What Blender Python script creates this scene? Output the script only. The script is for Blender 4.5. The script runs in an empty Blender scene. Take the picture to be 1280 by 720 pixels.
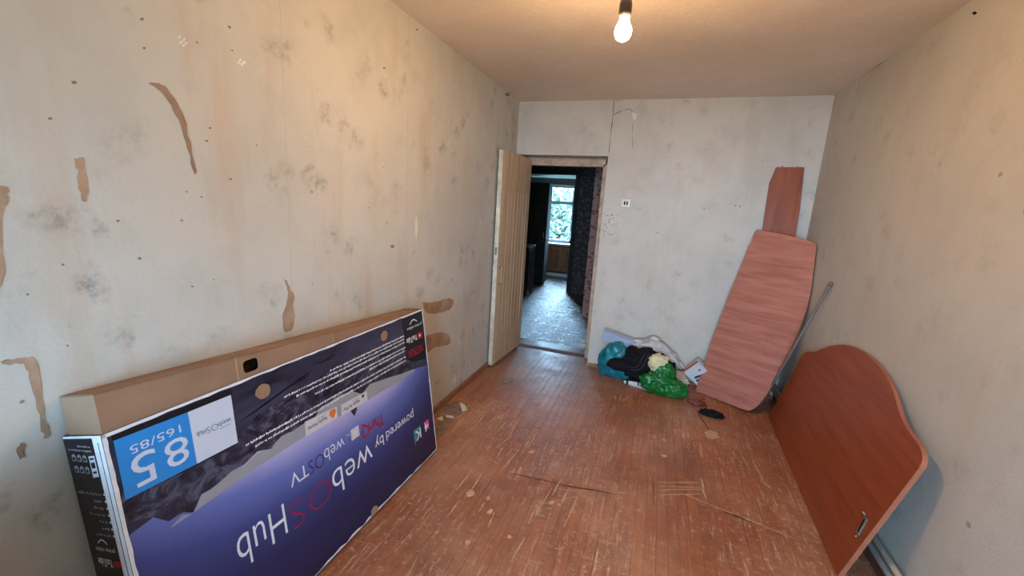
import bpy, bmesh, math, random
from mathutils import Vector, Matrix, noise as mnoise

# ------------------------------------------------------------------ camera
scene = bpy.context.scene
C = bpy.context.collection
FPX, YAW, PITCH, ROLL, HC = 521.59, 0.32912, -0.19631, 0.06167, 1.5642
XL, XR, YB, YF, H = -1.4395, 1.150, 4.095, -2.20, 2.55     # room: left, right, back, window wall, height

fwd = Vector((-math.sin(YAW)*math.cos(PITCH), math.cos(YAW)*math.cos(PITCH), math.sin(PITCH)))
r0 = Vector((math.cos(YAW), math.sin(YAW), 0)); u0 = r0.cross(fwd)
rgt = r0*math.cos(ROLL) + u0*math.sin(ROLL); upv = u0*math.cos(ROLL) - r0*math.sin(ROLL)
EYE = Vector((0, 0, HC))
cd = bpy.data.cameras.new('camera'); cam = bpy.data.objects.new('camera', cd); C.objects.link(cam)
cd.sensor_width = 36; cd.lens = 36*FPX/1280; cd.clip_start = 0.02; cd.clip_end = 300
m = Matrix((rgt, upv, -fwd)).transposed().to_4x4(); m.translation = EYE
cam.matrix_world = m
scene.camera = cam

# ------------------------------------------------------------------ sky and light
world = bpy.data.worlds.new('sky'); scene.world = world; world.use_nodes = True
bg = world.node_tree.nodes['Background']
bg.inputs[0].default_value = (0.41, 0.70, 1.0, 1); bg.inputs[1].default_value = 33.0
BULB_STRENGTH = 640.0
BULB_COLOR = (1.0, 0.60, 0.27)
scene.view_settings.view_transform = 'Standard'; scene.view_settings.look = 'None'
scene.view_settings.exposure = 0.5; scene.view_settings.gamma = 1.0
scene.view_settings.use_curve_mapping = False

def portal(name, loc, rot, sx, sy):
    l = bpy.data.lights.new(name, 'AREA'); l.shape = 'RECTANGLE'; l.size = sx; l.size_y = sy
    l.cycles.is_portal = True
    o = bpy.data.objects.new(name, l); C.objects.link(o); o.location = loc; o.rotation_euler = rot
portal('sky_portal_room', (-0.075, YF-0.30, 1.38), (math.pi/2, 0, 0), 1.85, 1.36)
portal('sky_portal_kitchen', (-2.05, 9.98, 1.42), (-math.pi/2, 0, 0), 1.40, 1.32)

def hit(px, py, ax, val):
    """point of the axis plane (0 x, 1 y, 2 z) = val seen at a pixel of the 1280x720 photograph"""
    d = fwd + rgt*((px-640)/FPX) - upv*((py-360)/FPX)
    return EYE + d*((val-EYE[ax])/d[ax])
def hit_plane(px, py, P, n):
    d = fwd + rgt*((px-640)/FPX) - upv*((py-360)/FPX)
    return EYE + d*((P-EYE).dot(n)/d.dot(n))
def project(P):
    d = P-EYE; z = d.dot(fwd)
    return (640+FPX*d.dot(rgt)/z, 360-FPX*d.dot(upv)/z, z)

# ------------------------------------------------------------------ materials
def srgb(r, g, b):
    f = lambda c: (c/255/12.92 if c/255 <= .04045 else ((c/255+.055)/1.055)**2.4)
    return (f(r), f(g), f(b), 1)
class NT:
    def __init__(s, name):
        s.m = bpy.data.materials.new(name); s.m.use_nodes = True; s.t = s.m.node_tree
        s.bsdf = s.t.nodes['Principled BSDF']
    def n(s, kind, **kw):
        x = s.t.nodes.new(kind)
        for k, v in kw.items():
            if k.startswith('i_'):
                key = k[2:]; key = int(key) if key.isdigit() else key.replace('_', ' ')
                s.put(x.inputs[key], v)
            else: setattr(x, k, v)
        return x
    def put(s, sock, v):
        if isinstance(v, bpy.types.NodeSocket): s.t.links.new(v, sock)
        elif isinstance(v, bpy.types.Node): s.t.links.new(v.outputs[0], sock)
        else: sock.default_value = v
    def math(s, op, a, b=0.0, c=0.0, clamp=False):
        x = s.t.nodes.new('ShaderNodeMath'); x.operation = op; x.use_clamp = clamp
        for i, v in enumerate((a, b, c)): s.put(x.inputs[i], v)
        return x.outputs[0]
    def mix(s, fac, a, b, mode='MIX'):
        x = s.t.nodes.new('ShaderNodeMix'); x.data_type = 'RGBA'; x.blend_type = mode
        s.put(x.inputs[0], fac); s.put(x.inputs[6], a); s.put(x.inputs[7], b)
        return x.outputs[2]
    def ramp(s, fac, stops, interp='LINEAR'):
        x = s.t.nodes.new('ShaderNodeValToRGB'); x.color_ramp.interpolation = interp
        e = x.color_ramp.elements
        while len(e) < len(stops): e.new(0.5)
        for el, (p, c) in zip(e, stops):
            el.position = p; el.color = c if isinstance(c, tuple) else (c, c, c, 1)
        s.put(x.inputs[0], fac); return x.outputs[0]
    def vec(s, base, scale=(1, 1, 1), loc=(0, 0, 0), rot=(0, 0, 0)):
        x = s.t.nodes.new('ShaderNodeMapping'); s.put(x.inputs[0], base)
        x.inputs['Scale'].default_value = scale; x.inputs['Location'].default_value = loc; x.inputs['Rotation'].default_value = rot
        return x.outputs[0]
    def noise(s, v, scale, detail=4, rough=.55, dist=0):
        x = s.n('ShaderNodeTexNoise'); s.put(x.inputs['Vector'], v)
        x.inputs['Scale'].default_value = scale; x.inputs['Detail'].default_value = detail
        x.inputs['Roughness'].default_value = rough; x.inputs['Distortion'].default_value = dist
        return x.outputs[0]
    def voro(s, v, scale, feature='F1'):
        x = s.n('ShaderNodeTexVoronoi', feature=feature); s.put(x.inputs['Vector'], v); x.inputs['Scale'].default_value = scale
        return x
    def pos(s): return s.n('ShaderNodeNewGeometry').outputs['Position']
    def obj(s): return s.n('ShaderNodeTexCoord').outputs['Object']
    def bump(s, h, strength=.2, dist=.01):
        x = s.n('ShaderNodeBump'); s.put(x.inputs['Height'], h); x.inputs['Strength'].default_value = strength; x.inputs['Distance'].default_value = dist
        s.put(s.bsdf.inputs['Normal'], x.outputs[0])
    def out(s, color=None, rough=None, spec=None, metal=None):
        b = s.bsdf.inputs
        if color is not None: s.put(b['Base Color'], color)
        if rough is not None: s.put(b['Roughness'], rough)
        if spec is not None: s.put(b['Specular IOR Level'], spec)
        if metal is not None: s.put(b['Metallic'], metal)
        return s.m

def plain(name, rgb, rough=.6, spec=.4, var=.12, scale=9.0, metal=0.0, bump=0.0):
    t = NT(name); c = srgb(*rgb); v = t.obj()
    nz = t.noise(v, scale, 5)
    dark = tuple(x*(1-var*1.6) for x in c[:3])+(1,); lite = tuple(min(1, x*(1+var)) for x in c[:3])+(1,)
    col = t.ramp(nz, [(.3, dark), (.7, lite)])
    if bump: t.bump(t.noise(v, scale*4, 4), bump, .01)
    return t.out(col, rough, spec, metal)

def wallpaper(name, base, blot, stain, wash=None, spots=1.0, drips=1.0):
    t = NT(name); P = t.pos()
    big = t.noise(P, 1.1, 5, .6)
    col = t.ramp(big, [(.3, tuple(x*.86 for x in base[:3])+(1,)), (.62, base), (.8, tuple(min(1, x*1.07) for x in base[:3])+(1,))])
    # printed bunches of grey flowers
    warp = t.n('ShaderNodeVectorMath', operation='ADD'); t.put(warp.inputs[0], P)
    nc = t.n('ShaderNodeTexNoise'); t.put(nc.inputs['Vector'], P); nc.inputs['Scale'].default_value = 16; nc.inputs['Detail'].default_value = 3
    sc = t.n('ShaderNodeVectorMath', operation='SCALE'); t.put(sc.inputs[0], nc.outputs['Color']); sc.inputs['Scale'].default_value = .13
    t.put(warp.inputs[1], sc.outputs[0])
    v = t.voro(warp.outputs[0], 5.8)
    near = t.ramp(v.outputs['Distance'], [(.10, 1.0), (.34, 0.0)])
    petal = t.ramp(t.noise(P, 38, 4, .65), [(.42, 0.0), (.62, 1.0)])
    soft = t.ramp(v.outputs['Distance'], [(.05, .30), (.40, 0.0)])
    f1 = t.math('ADD', t.math('MULTIPLY', near, t.math('MULTIPLY', petal, .62*spots)), t.math('MULTIPLY', soft, .55*spots))
    f1 = t.math('MULTIPLY', f1, t.ramp(t.noise(P, 2.3, 3), [(.32, .30), (.58, 1.0)]))
    col = t.mix(f1, col, blot)
    # faint runs of damp and old paste
    d1 = t.noise(t.vec(P, (2.6, 2.6, .45)), 1.6, 5, .6)
    col = t.mix(t.ramp(d1, [(.54, 0.0), (.76, .48*drips)]), col, stain)
    d2 = t.noise(t.vec(P, (1, 1, .9), (3.3, 1.7, .4)), 4.0, 8, .75)
    col = t.mix(t.ramp(d2, [(.48, 0.0), (.70, .42)]), col, tuple(x*.72 for x in base[:3])+(1,))
    # specks, nail holes, small tears
    sp = t.voro(P, 9.0); w = t.n('ShaderNodeTexWhiteNoise'); t.put(w.inputs[0], sp.outputs['Position'])
    speck = t.math('MULTIPLY', t.math('LESS_THAN', t.math('ADD', sp.outputs['Distance'], t.math('MULTIPLY', t.noise(P, 60, 2), .10)), .155), t.math('GREATER_THAN', w.outputs[0], .985))
    col = t.mix(t.math('MULTIPLY', speck, .55), col, srgb(112, 92, 76))
    t.bump(t.math('ADD', t.noise(P, 90, 3), t.math('MULTIPLY', t.noise(P, 7, 4), 1.2)), .16, .005)
    return t.out(col, .78, .25)

M = {}
M['wall'] = wallpaper('old_wallpaper', srgb(201, 200, 193), srgb(140, 140, 134), srgb(184, 156, 124), spots=1.12, drips=1.2)
M['wall_back'] = wallpaper('old_wallpaper_back', srgb(209, 201, 190), srgb(166, 156, 144), srgb(178, 160, 128), spots=.75, drips=.7)
M['wall_right'] = wallpaper('old_wallpaper_right', srgb(197, 191, 180), srgb(154, 146, 136), srgb(176, 150, 120), spots=.85, drips=.45)
def mk_ceiling():
    t = NT('ceiling_whitewash'); P = t.pos()
    col = t.ramp(t.noise(P, 1.3, 6, .65), [(.3, srgb(222, 208, 192)), (.7, srgb(240, 226, 212))])
    col = t.mix(t.ramp(t.noise(P, 55, 3), [(.45, 0.0), (.7, .18)]), col, srgb(190, 172, 154))
    t.bump(t.noise(P, 70, 3), .25, .006); return t.out(col, .85, .2)
M['ceiling'] = mk_ceiling()

def mk_plank():
    t = NT('worn_parquet'); P = t.pos()
    oi = t.n('ShaderNodeObjectInfo').outputs['Random']; isl = t.n('ShaderNodeNewGeometry').outputs['Random Per Island']
    r = t.math('FRACT', t.math('ADD', t.math('MULTIPLY', oi, 7.31), isl))
    col = t.ramp(r, [(0, srgb(164, 100, 66)), (.35, srgb(186, 114, 76)), (.7, srgb(194, 124, 84)), (1, srgb(174, 112, 82))])
    g = t.noise(t.vec(P, (60, 4, 1)), 1.0, 4, .6)
    col = t.mix(t.ramp(g, [(.35, .40), (.65, 0.0)]), col, srgb(106, 58, 36))
    # varnish rubbed away in broad patches
    wear = t.noise(P, 1.7, 6, .65, .4)
    col = t.mix(t.ramp(wear, [(.44, 0.0), (.66, .6)]), col, srgb(204, 158, 128))
    col = t.mix(t.ramp(t.noise(P, .9, 5, .6), [(.42, .55), (.62, 0.0)]), col, srgb(134, 70, 44))
    dirt = t.noise(t.vec(P, (1, 1, 1), (5, 2, 0)), 2.2, 5, .6)
    col = t.mix(t.ramp(dirt, [(.55, 0.0), (.75, .55)]), col, srgb(104, 66, 48))
    # pale chips along the strips and fine scratches both ways
    c1 = t.noise(t.vec(P, (46, 5, 1)), 1.0, 5, .7); zone = t.ramp(t.noise(t.vec(P, (1, 1, 1), (.4, .9, 0)), 1.1, 4, .6), [(.38, .10), (.58, 1.0)])
    col = t.mix(t.math('MULTIPLY', t.ramp(c1, [(.555, 0.0), (.67, .72)]), zone), col, srgb(228, 200, 170))
    c2 = t.noise(t.vec(P, (6, 70, 1), (1, 3, 0)), 1.0, 5, .75)
    col = t.mix(t.math('MULTIPLY', t.ramp(c2, [(.58, 0.0), (.72, .6)]), zone), col, srgb(222, 194, 166))
    c3 = t.noise(P, 34, 6, .75)
    col = t.mix(t.math('MULTIPLY', t.ramp(c3, [(.545, 0.0), (.67, .62)]), zone), col, srgb(228, 204, 178))
    # grey trodden dirt towards the door
    sx = t.n('ShaderNodeSeparateXYZ'); t.put(sx.inputs[0], P)
    door = t.math('MULTIPLY', t.math('MULTIPLY_ADD', sx.outputs[1], .9, -2.75, clamp=True), t.math('MULTIPLY_ADD', sx.outputs[0], -1.1, .35, clamp=True))
    col = t.mix(t.math('MULTIPLY', door, t.ramp(t.noise(P, 5, 6, .7), [(.3, .35), (.65, .85)])), col, srgb(132, 112, 100))
    t.bump(t.math('ADD', c3, c1), .25, .004)
    return t.out(col, t.ramp(t.noise(P, 6, 4), [(.3, .30), (.7, .52)]), .55)
M['plank'] = mk_plank()
def mk_hallfloor():
    t = NT('hall_painted_boards'); P = t.pos()
    br = t.n('ShaderNodeTexBrick'); t.put(br.inputs['Vector'], P); br.inputs['Scale'].default_value = 1.0
    br.inputs['Brick Width'].default_value = .42; br.inputs['Row Height'].default_value = .075; br.inputs['Mortar Size'].default_value = .003
    br.inputs['Color1'].default_value = srgb(112, 98, 88); br.inputs['Color2'].default_value = srgb(92, 80, 72); br.inputs['Mortar'].default_value = srgb(40, 33, 29)
    nz = t.noise(P, 9, 6, .7)
    col = t.mix(t.ramp(nz, [(.45, 0.0), (.65, .7)]), br.outputs[0], srgb(128, 116, 106))
    h = t.math('ADD', t.math('MULTIPLY', br.outputs['Fac'], -1.0), t.math('MULTIPLY', t.noise(t.vec(P, (4, 22, 1)), 2.2, 6, .7), 2.6))
    t.bump(h, .38, .012)
    return t.out(col, t.ramp(nz, [(.3, .10), (.7, .34)]), .9)
M['hall_floor'] = mk_hallfloor()
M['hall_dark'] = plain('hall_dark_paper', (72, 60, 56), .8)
M['kitchen'] = plain('kitchen_paint', (120, 120, 116), .7)
def mk_pattern(name, a, b_):
    t = NT(name); P = t.pos()
    v = t.voro(P, 19); n2 = t.noise(P, 34, 3, .6, 1.0)
    f = t.math('MULTIPLY', t.ramp(v.outputs['Distance'], [(.30, 1.0), (.5, 0.0)]), t.ramp(n2, [(.38, 0.0), (.52, 1.0)]))
    return t.out(t.mix(f, a, b_), .75, .3)
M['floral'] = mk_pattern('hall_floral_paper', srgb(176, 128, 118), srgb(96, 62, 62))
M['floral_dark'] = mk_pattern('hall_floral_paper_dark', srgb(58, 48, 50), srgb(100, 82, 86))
def mk_doorpaint():
    t = NT('door_old_paint'); P = t.obj()
    g = t.noise(t.vec(P, (22, 22, .9)), 1.2, 5, .65)
    col = t.ramp(g, [(.25, srgb(178, 150, 120)), (.5, srgb(206, 180, 148)), (.75, srgb(222, 200, 170))])
    col = t.mix(t.ramp(t.noise(P, 14, 5, .7), [(.6, 0.0), (.75, .5)]), col, srgb(150, 112, 78))
    t.bump(g, .2, .004); return t.out(col, .5, .4)
M['door'] = mk_doorpaint()
M['door_edge'] = plain('door_edge_paint', (214, 200, 176), .5, .4, .18, 14)
M['frame'] = plain('door_frame_paint', (196, 164, 136), .5, .4, .2, 12)
M['baseboard'] = plain('baseboard_brown', (150, 104, 76), .5, .4, .2, 12)
M['cardboard'] = plain('brown_cardboard', (152, 121, 98), .85, .2, .10, 6, bump=.05)
M['card_shade'] = plain('carton_shade', (40, 30, 22), .9, .1)  # dark brown painting the shade inside the closed carton
M['card_lite'] = plain('cardboard_crease', (176, 146, 120), .85, .2)
M['white_card'] = plain('white_card_edge', (226, 228, 234), .6, .3, .08, 22)
M['black_print'] = plain('black_print', (22, 22, 30), .38, .45, .3, 5)
M['white_ink'] = plain('white_ink', (232, 234, 242), .45, .4, .03)
M['grey_ink'] = plain('grey_ink', (150, 152, 166), .45, .4, .03)
M['dark_ink'] = plain('dark_ink', (48, 50, 60), .45, .4, .03)
M['red_ink'] = plain('red_ink', (168, 24, 44), .45, .4, .03)
M['wine_ink'] = plain('wine_ink', (150, 40, 78), .45, .4, .03)
M['purple_ink'] = plain('purple_ink', (66, 44, 110), .45, .4, .03)
M['pink_ink'] = plain('pink_ink', (206, 90, 150), .45, .4, .05)
M['teal_ink'] = plain('teal_ink', (48, 142, 150), .45, .4, .05)
M['orange_ink'] = plain('orange_ink', (226, 124, 60), .45, .4, .05)
M['blue_ink'] = plain('blue_sticker', (46, 140, 220), .42, .4, .04)
M['label_white'] = plain('label_white', (206, 214, 232), .45, .4, .03)
M['badge'] = plain('badge_grey', (206, 206, 212), .45, .4, .03)

def mk_print():
    t = NT('box_front_print'); O = t.obj(); sx = t.n('ShaderNodeSeparateXYZ'); t.put(sx.inputs[0], O)
    u, v = sx.outputs[1], sx.outputs[2]
    line = t.math('SUBTRACT', .655, t.math('MULTIPLY', u, .045))
    line = t.math('SUBTRACT', line, t.math('MULTIPLY', t.math('POWER', t.math('MAXIMUM', t.math('SUBTRACT', u, 1.2), 0.0), 2.0), .25))
    line = t.math('SUBTRACT', line, t.math('MULTIPLY', t.math('POWER', t.math('MAXIMUM', t.math('SUBTRACT', .35, u), 0.0), 2.0), .35))
    d = t.math('SUBTRACT', line, v)
    edge = t.math('SUBTRACT', 1.0, t.math('MINIMUM', t.math('POWER', t.math('ABSOLUTE', t.math('DIVIDE', t.math('SUBTRACT', u, .75), .80)), 3.5), .97))
    dd = t.math('ADD', t.math('MULTIPLY', d, 1.45), t.math('MULTIPLY', t.math('SUBTRACT', 1.0, edge), .36))
    dd = t.math('ADD', dd, t.math('MULTIPLY', t.math('SUBTRACT', t.noise(O, 5, 4), .5), .05))
    sky = t.ramp(dd, [(0.0, srgb(214, 204, 232)), (.07, srgb(176, 174, 222)), (.20, srgb(104, 118, 190)), (.38, srgb(62, 74, 136)), (.62, srgb(40, 46, 92)), (1.0, srgb(26, 28, 56))])
    stars = t.voro(O, 55); sky = t.mix(t.math('MULTIPLY', t.math('LESS_THAN', stars.outputs['Distance'], .055), .35), sky, srgb(220, 220, 250))
    mt = t.ramp(t.noise(t.vec(O, (1, 1, 2.2)), 3.2, 7, .62, .6), [(.36, srgb(24, 24, 36)), (.50, srgb(50, 52, 74)), (.66, srgb(66, 68, 92))])
    dark = t.math('MULTIPLY_ADD', v, 9.0, -7.2, clamp=True)
    mt = t.mix(t.math('MULTIPLY', dark, .45), mt, srgb(36, 36, 56))
    col = t.mix(t.math('LESS_THAN', d, 0.0), sky, mt)
    return t.out(col, .36, .45)
M['print'] = mk_print()
def mk_rock():
    t = NT('printed_mountain'); O = t.obj()
    r = t.noise(t.vec(O, (1, 1, 1.6)), 11, 8, .7, 1.2)
    return t.out(t.ramp(r, [(.38, srgb(18, 18, 28)), (.50, srgb(48, 50, 70)), (.62, srgb(92, 94, 116)), (.72, srgb(54, 56, 78))]), .36, .45)
M['rock'] = mk_rock()
M['print_grey'] = plain('printed_grey', (156, 158, 166), .38, .45, .04)

def mk_cherry(name, a, b_, c_, rough, axis='z'):
    t = NT(name); O = t.obj()
    s = {'z': (9, 9, .8), 'y': (9, .8, 9)}[axis]
    g = t.noise(t.vec(O, s), 2.2, 6, .6, .5); f = t.noise(t.vec(O, tuple(x*6 for x in s)), 2.0, 3, .6)
    col = t.ramp(g, [(.28, a), (.5, b_), (.75, c_)])
    col = t.mix(t.ramp(f, [(.5, 0.0), (.75, .35)]), col, a)
    return t.out(col, rough, .5)
M['cherry_head'] = mk_cherry('cherry_laminate_headboard', srgb(124, 52, 24), srgb(146, 66, 34), srgb(160, 78, 42), .42, 'y')
M['cherry_foot'] = mk_cherry('cherry_laminate_curved', srgb(158, 94, 78), srgb(182, 115, 98), srgb(198, 134, 116), .27, 'y')
M['cherry_narrow'] = mk_cherry('cherry_laminate_narrow', srgb(124, 56, 28), srgb(152, 74, 40), srgb(168, 88, 50), .45, 'z')
M['cherry_edge'] = plain('cherry_edge_band', (176, 104, 76), .4, .4, .1, 14)
M['steel'] = plain('worn_steel', (150, 146, 140), .4, .5, .15, 20, metal=.7)
M['pipe'] = plain('pipe_grey_paint', (226, 226, 222), .45, .4, .08, 14)
M['pole'] = plain('grey_pole', (120, 108, 100), .5, .4, .12, 8)
M['dark_plastic'] = plain('dark_bakelite', (44, 34, 30), .35, .5, .2, 20)
M['black_cord'] = plain('black_cord', (28, 24, 22), .6, .3)
M['white_plastic'] = plain('white_plastic', (222, 216, 204), .4, .4, .05, 20)
M['hole'] = plain('dark_hole', (16, 14, 13), .8, .1)
M['tear'] = plain('torn_paper_backing', (172, 146, 124), .85, .2, .2, 12)
M['tear_dark'] = plain('torn_paper_brown', (148, 124, 106), .85, .2, .2, 12)
M['seam'] = plain('paper_seam', (186, 174, 156), .85, .2, .15, 3)
M['plaster'] = plain('bare_plaster', (226, 222, 210), .85, .2, .1, 12)
M['crack'] = plain('crack_brown', (146, 124, 102), .9, .1, .2, 12)
M['rust'] = plain('rust_spot', (152, 124, 102), .9, .1, .2, 12)
M['chip'] = plain('bare_wood_chip', (208, 172, 138), .7, .3, .2, 30)
M['chip_grey'] = plain('bare_screed_grey', (150, 128, 112), .8, .2, .25, 18)
M['gouge'] = plain('dark_gouge', (112, 70, 52), .7, .3, .2, 30)
def mk_cloth(name, rgb, rough=.85, stripe=None, spec=.2):
    t = NT(name); O = t.obj(); c = srgb(*rgb)
    col = t.ramp(t.noise(O, 12, 5, .6), [(.3, tuple(x*.75 for x in c[:3])+(1,)), (.7, tuple(min(1, x*1.12) for x in c[:3])+(1,))])
    if stripe:
        w = t.n('ShaderNodeTexWave'); t.put(w.inputs['Vector'], O); w.inputs['Scale'].default_value = stripe[1]; w.inputs['Distortion'].default_value = 2.0
        col = t.mix(t.ramp(w.outputs[1], [(.62, 0.0), (.72, 1.0)]), col, srgb(*stripe[0]))
    t.bump(t.noise(O, 40, 4), .25, .005)
    return t.out(col, rough, spec)
M['black_cloth'] = mk_cloth('black_cloth', (24, 23, 27))
M['stripe_tape'] = mk_cloth('grey_stripe_tape', (62, 56, 60))
M['cream_cloth'] = mk_cloth('cream_cloth', (226, 216, 172))
M['grey_cloth'] = mk_cloth('grey_hanging_cloth', (128, 116, 122), stripe=((70, 62, 70), 16))
M['pale_cloth'] = mk_cloth('pale_grey_cloth', (198, 200, 212))
def mk_bag(name, rgb, rough=.3, trans=0.0):
    t = NT(name); O = t.obj(); c = srgb(*rgb)
    col = t.ramp(t.noise(O, 9, 5, .6, .6), [(.3, tuple(x*.6 for x in c[:3])+(1,)), (.7, tuple(min(1, x*1.2) for x in c[:3])+(1,))])
    r = t.n('ShaderNodeTexNoise'); r.noise_type = 'RIDGED_MULTIFRACTAL' if 'RIDGED_MULTIFRACTAL' in [e.identifier for e in r.bl_rna.properties['noise_type'].enum_items] else 'FBM'
    t.put(r.inputs['Vector'], O); r.inputs['Scale'].default_value = 14; r.inputs['Detail'].default_value = 3
    t.bump(r.outputs[0], .45, .01)
    return t.out(col, rough, .5)
M['green_bag'] = mk_bag('green_plastic_film', (14, 112, 44), .28)
M['teal_bag'] = mk_bag('teal_plastic_film', (14, 124, 138), .32)
M['white_bag'] = mk_bag('white_plastic_film', (206, 200, 198), .35)
M['clear_film'] = mk_bag('red_brown_wrapper', (128, 66, 52), .35)
M['grey_box'] = plain('pale_grey_carton', (172, 182, 202), .55, .3, .05)
M['white_paper'] = plain('white_paper', (212, 210, 210), .7, .3, .05)
M['carton_blue'] = plain('carton_blue_print', (36, 52, 84), .5, .3, .05)
M['carton_red'] = plain('carton_red_print', (176, 82, 70), .5, .3, .05)
M['kitchen_wood'] = mk_cherry('kitchen_varnished_wood', srgb(120, 78, 44), srgb(156, 104, 60), srgb(176, 122, 74), .4, 'z')
M['kitchen_wood_dark'] = mk_cherry('kitchen_wood_panel', srgb(104, 62, 34), srgb(132, 82, 46), srgb(146, 94, 54), .4, 'z')
M['white_paint'] = plain('white_gloss_paint', (214, 216, 216), .4, .4, .05)
M['dark_door'] = plain('dark_olive_paint', (48, 46, 41), .8, .2, .15)
M['bark'] = plain('bark', (84, 74, 64), .9, .1, .3, 20)
M['render_grey'] = plain('baffle_grey', (150, 148, 142), .9, .1)
def mk_leaf():
    t = NT('foliage'); r = t.n('ShaderNodeObjectInfo').outputs['Random']
    isl = t.n('ShaderNodeNewGeometry').outputs['Random Per Island']
    return t.out(t.ramp(isl, [(0, srgb(66, 80, 72)), (.5, srgb(76, 92, 80)), (1, srgb(90, 104, 92))]), .6, .3)
M['leaf'] = mk_leaf()
M['grass'] = plain('grass_ground', (84, 92, 70), .9, .1, .3, .4)
def mk_glass():
    t = NT('window_glass'); tr = t.n('ShaderNodeBsdfTransparent'); gl = t.n('ShaderNodeBsdfGlossy'); gl.inputs['Roughness'].default_value = .02
    mx = t.n('ShaderNodeMixShader'); mx.inputs[0].default_value = .06
    t.t.links.new(tr.outputs[0], mx.inputs[1]); t.t.links.new(gl.outputs[0], mx.inputs[2])
    t.t.links.new(mx.outputs[0], t.t.nodes['Material Output'].inputs[0]); t.t.nodes.remove(t.bsdf)
    return t.m
M['glass'] = mk_glass()
def mk_emit():
    t = NT('bulb_lit_glass'); e = t.n('ShaderNodeEmission'); e.inputs[0].default_value = BULB_COLOR+(1,); e.inputs[1].default_value = BULB_STRENGTH
    t.t.links.new(e.outputs[0], t.t.nodes['Material Output'].inputs[0]); t.t.nodes.remove(t.bsdf)
    return t.m
M['bulb'] = mk_emit()

# ------------------------------------------------------------------ mesh helpers
def link(name, me, mat=None, parent=None):
    o = bpy.data.objects.new(name, me); C.objects.link(o)
    if mat is not None: me.materials.append(M[mat] if isinstance(mat, str) else mat)
    if parent: o.parent = parent
    return o
def from_bm(name, bm, mat, parent=None, smooth=False):
    me = bpy.data.meshes.new(name); bmesh.ops.recalc_face_normals(bm, faces=bm.faces[:]); bm.to_mesh(me); bm.free()
    if smooth:
        for p in me.polygons: p.use_smooth = True
    return link(name, me, mat, parent)
def add_box(bm, lo, hi, bevel=0):
    vs = [bm.verts.new((x, y, z)) for x in (lo[0], hi[0]) for y in (lo[1], hi[1]) for z in (lo[2], hi[2])]
    fs = [bm.faces.new([vs[i] for i in q]) for q in ((0, 1, 3, 2), (4, 6, 7, 5), (0, 4, 5, 1), (2, 3, 7, 6), (0, 2, 6, 4), (1, 5, 7, 3))]
    if bevel:
        es = list({e for f in fs for e in f.edges})
        bmesh.ops.bevel(bm, geom=es, offset=bevel, segments=2, affect='EDGES', profile=.5)
def box(name, lo, hi, mat, parent=None, bevel=0):
    bm = bmesh.new(); add_box(bm, lo, hi, bevel); return from_bm(name, bm, mat, parent)
def boxes(name, lst, mat, parent=None, bevel=0):
    bm = bmesh.new()
    for lo, hi in lst: add_box(bm, lo, hi, bevel)
    return from_bm(name, bm, mat, parent)
def prism(name, pts, d, mat, parent=None, bevel=0):
    """outline of 3-D points in one plane, thickened by vector d"""
    bm = bmesh.new(); a = [bm.verts.new(p) for p in pts]; b = [bm.verts.new(Vector(p)+Vector(d)) for p in pts]; n = len(pts)
    bm.faces.new(a); bm.faces.new(b[::-1])
    for i in range(n): bm.faces.new([a[i], b[i], b[(i+1) % n], a[(i+1) % n]])
    if bevel:
        es = [e for e in bm.edges if (e.verts[0] in a) == (e.verts[1] in a)]
        bmesh.ops.bevel(bm, geom=es, offset=bevel, segments=2, affect='EDGES', profile=.5)
    return from_bm(name, bm, mat, parent)
def tube(name, pts, rad, mat, parent=None, seg=10):
    bm = bmesh.new(); rings = []; pts = [Vector(p) for p in pts]
    if not isinstance(rad, (list, tuple)): rad = [rad]*len(pts)
    ref = Vector((0, 0, 1)) if abs((pts[-1]-pts[0]).normalized().z) < .9 else Vector((1, 0, 0))
    for i, p in enumerate(pts):
        d = (pts[min(i+1, len(pts)-1)]-pts[max(i-1, 0)]).normalized(); s = d.cross(ref).normalized(); t = s.cross(d)
        rings.append([bm.verts.new(p+(s*math.cos(k*2*math.pi/seg)+t*math.sin(k*2*math.pi/seg))*rad[i]) for k in range(seg)])
    for a, b in zip(rings, rings[1:]):
        for k in range(seg): bm.faces.new([a[k], a[(k+1) % seg], b[(k+1) % seg], b[k]])
    bm.faces.new(rings[0]); bm.faces.new(rings[-1][::-1])
    return from_bm(name, bm, mat, parent, True)
def lathe(name, prof, mat, parent=None, seg=24):
    bm = bmesh.new(); rings = []
    for r, z in prof: rings.append([bm.verts.new((r*math.cos(k*2*math.pi/seg), r*math.sin(k*2*math.pi/seg), z)) for k in range(seg)])
    for a, b in zip(rings, rings[1:]):
        for k in range(seg): bm.faces.new([a[k], a[(k+1) % seg], b[(k+1) % seg], b[k]])
    bm.faces.new(rings[0]); bm.faces.new(rings[-1])
    return from_bm(name, bm, mat, parent, True)
def spline(pts, n=6):
    """Catmull-Rom through 2-D/3-D points, open"""
    P = [Vector(p) for p in pts]; out = []
    for i in range(len(P)-1):
        a, b, c, d = P[max(i-1, 0)], P[i], P[i+1], P[min(i+2, len(P)-1)]
        for k in range(n):
            t = k/n; out.append(.5*((2*b)+(c-a)*t+(2*a-5*b+4*c-d)*t*t+(3*b-a-3*c+d)*t**3))
    out.append(P[-1]); return out
def empty(name, loc=(0, 0, 0), rot=(0, 0, 0)):
    o = bpy.data.objects.new(name, None); C.objects.link(o); o.location = loc; o.rotation_euler = rot; o.empty_display_size = .1; return o
def tag(o, label, cat, group=None):
    o['label'] = label; o['category'] = cat
    if group: o['group'] = group
    return o
def struct(o, label=None):
    o['kind'] = 'structure'
    if label: o['label'] = label
    return o
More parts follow.
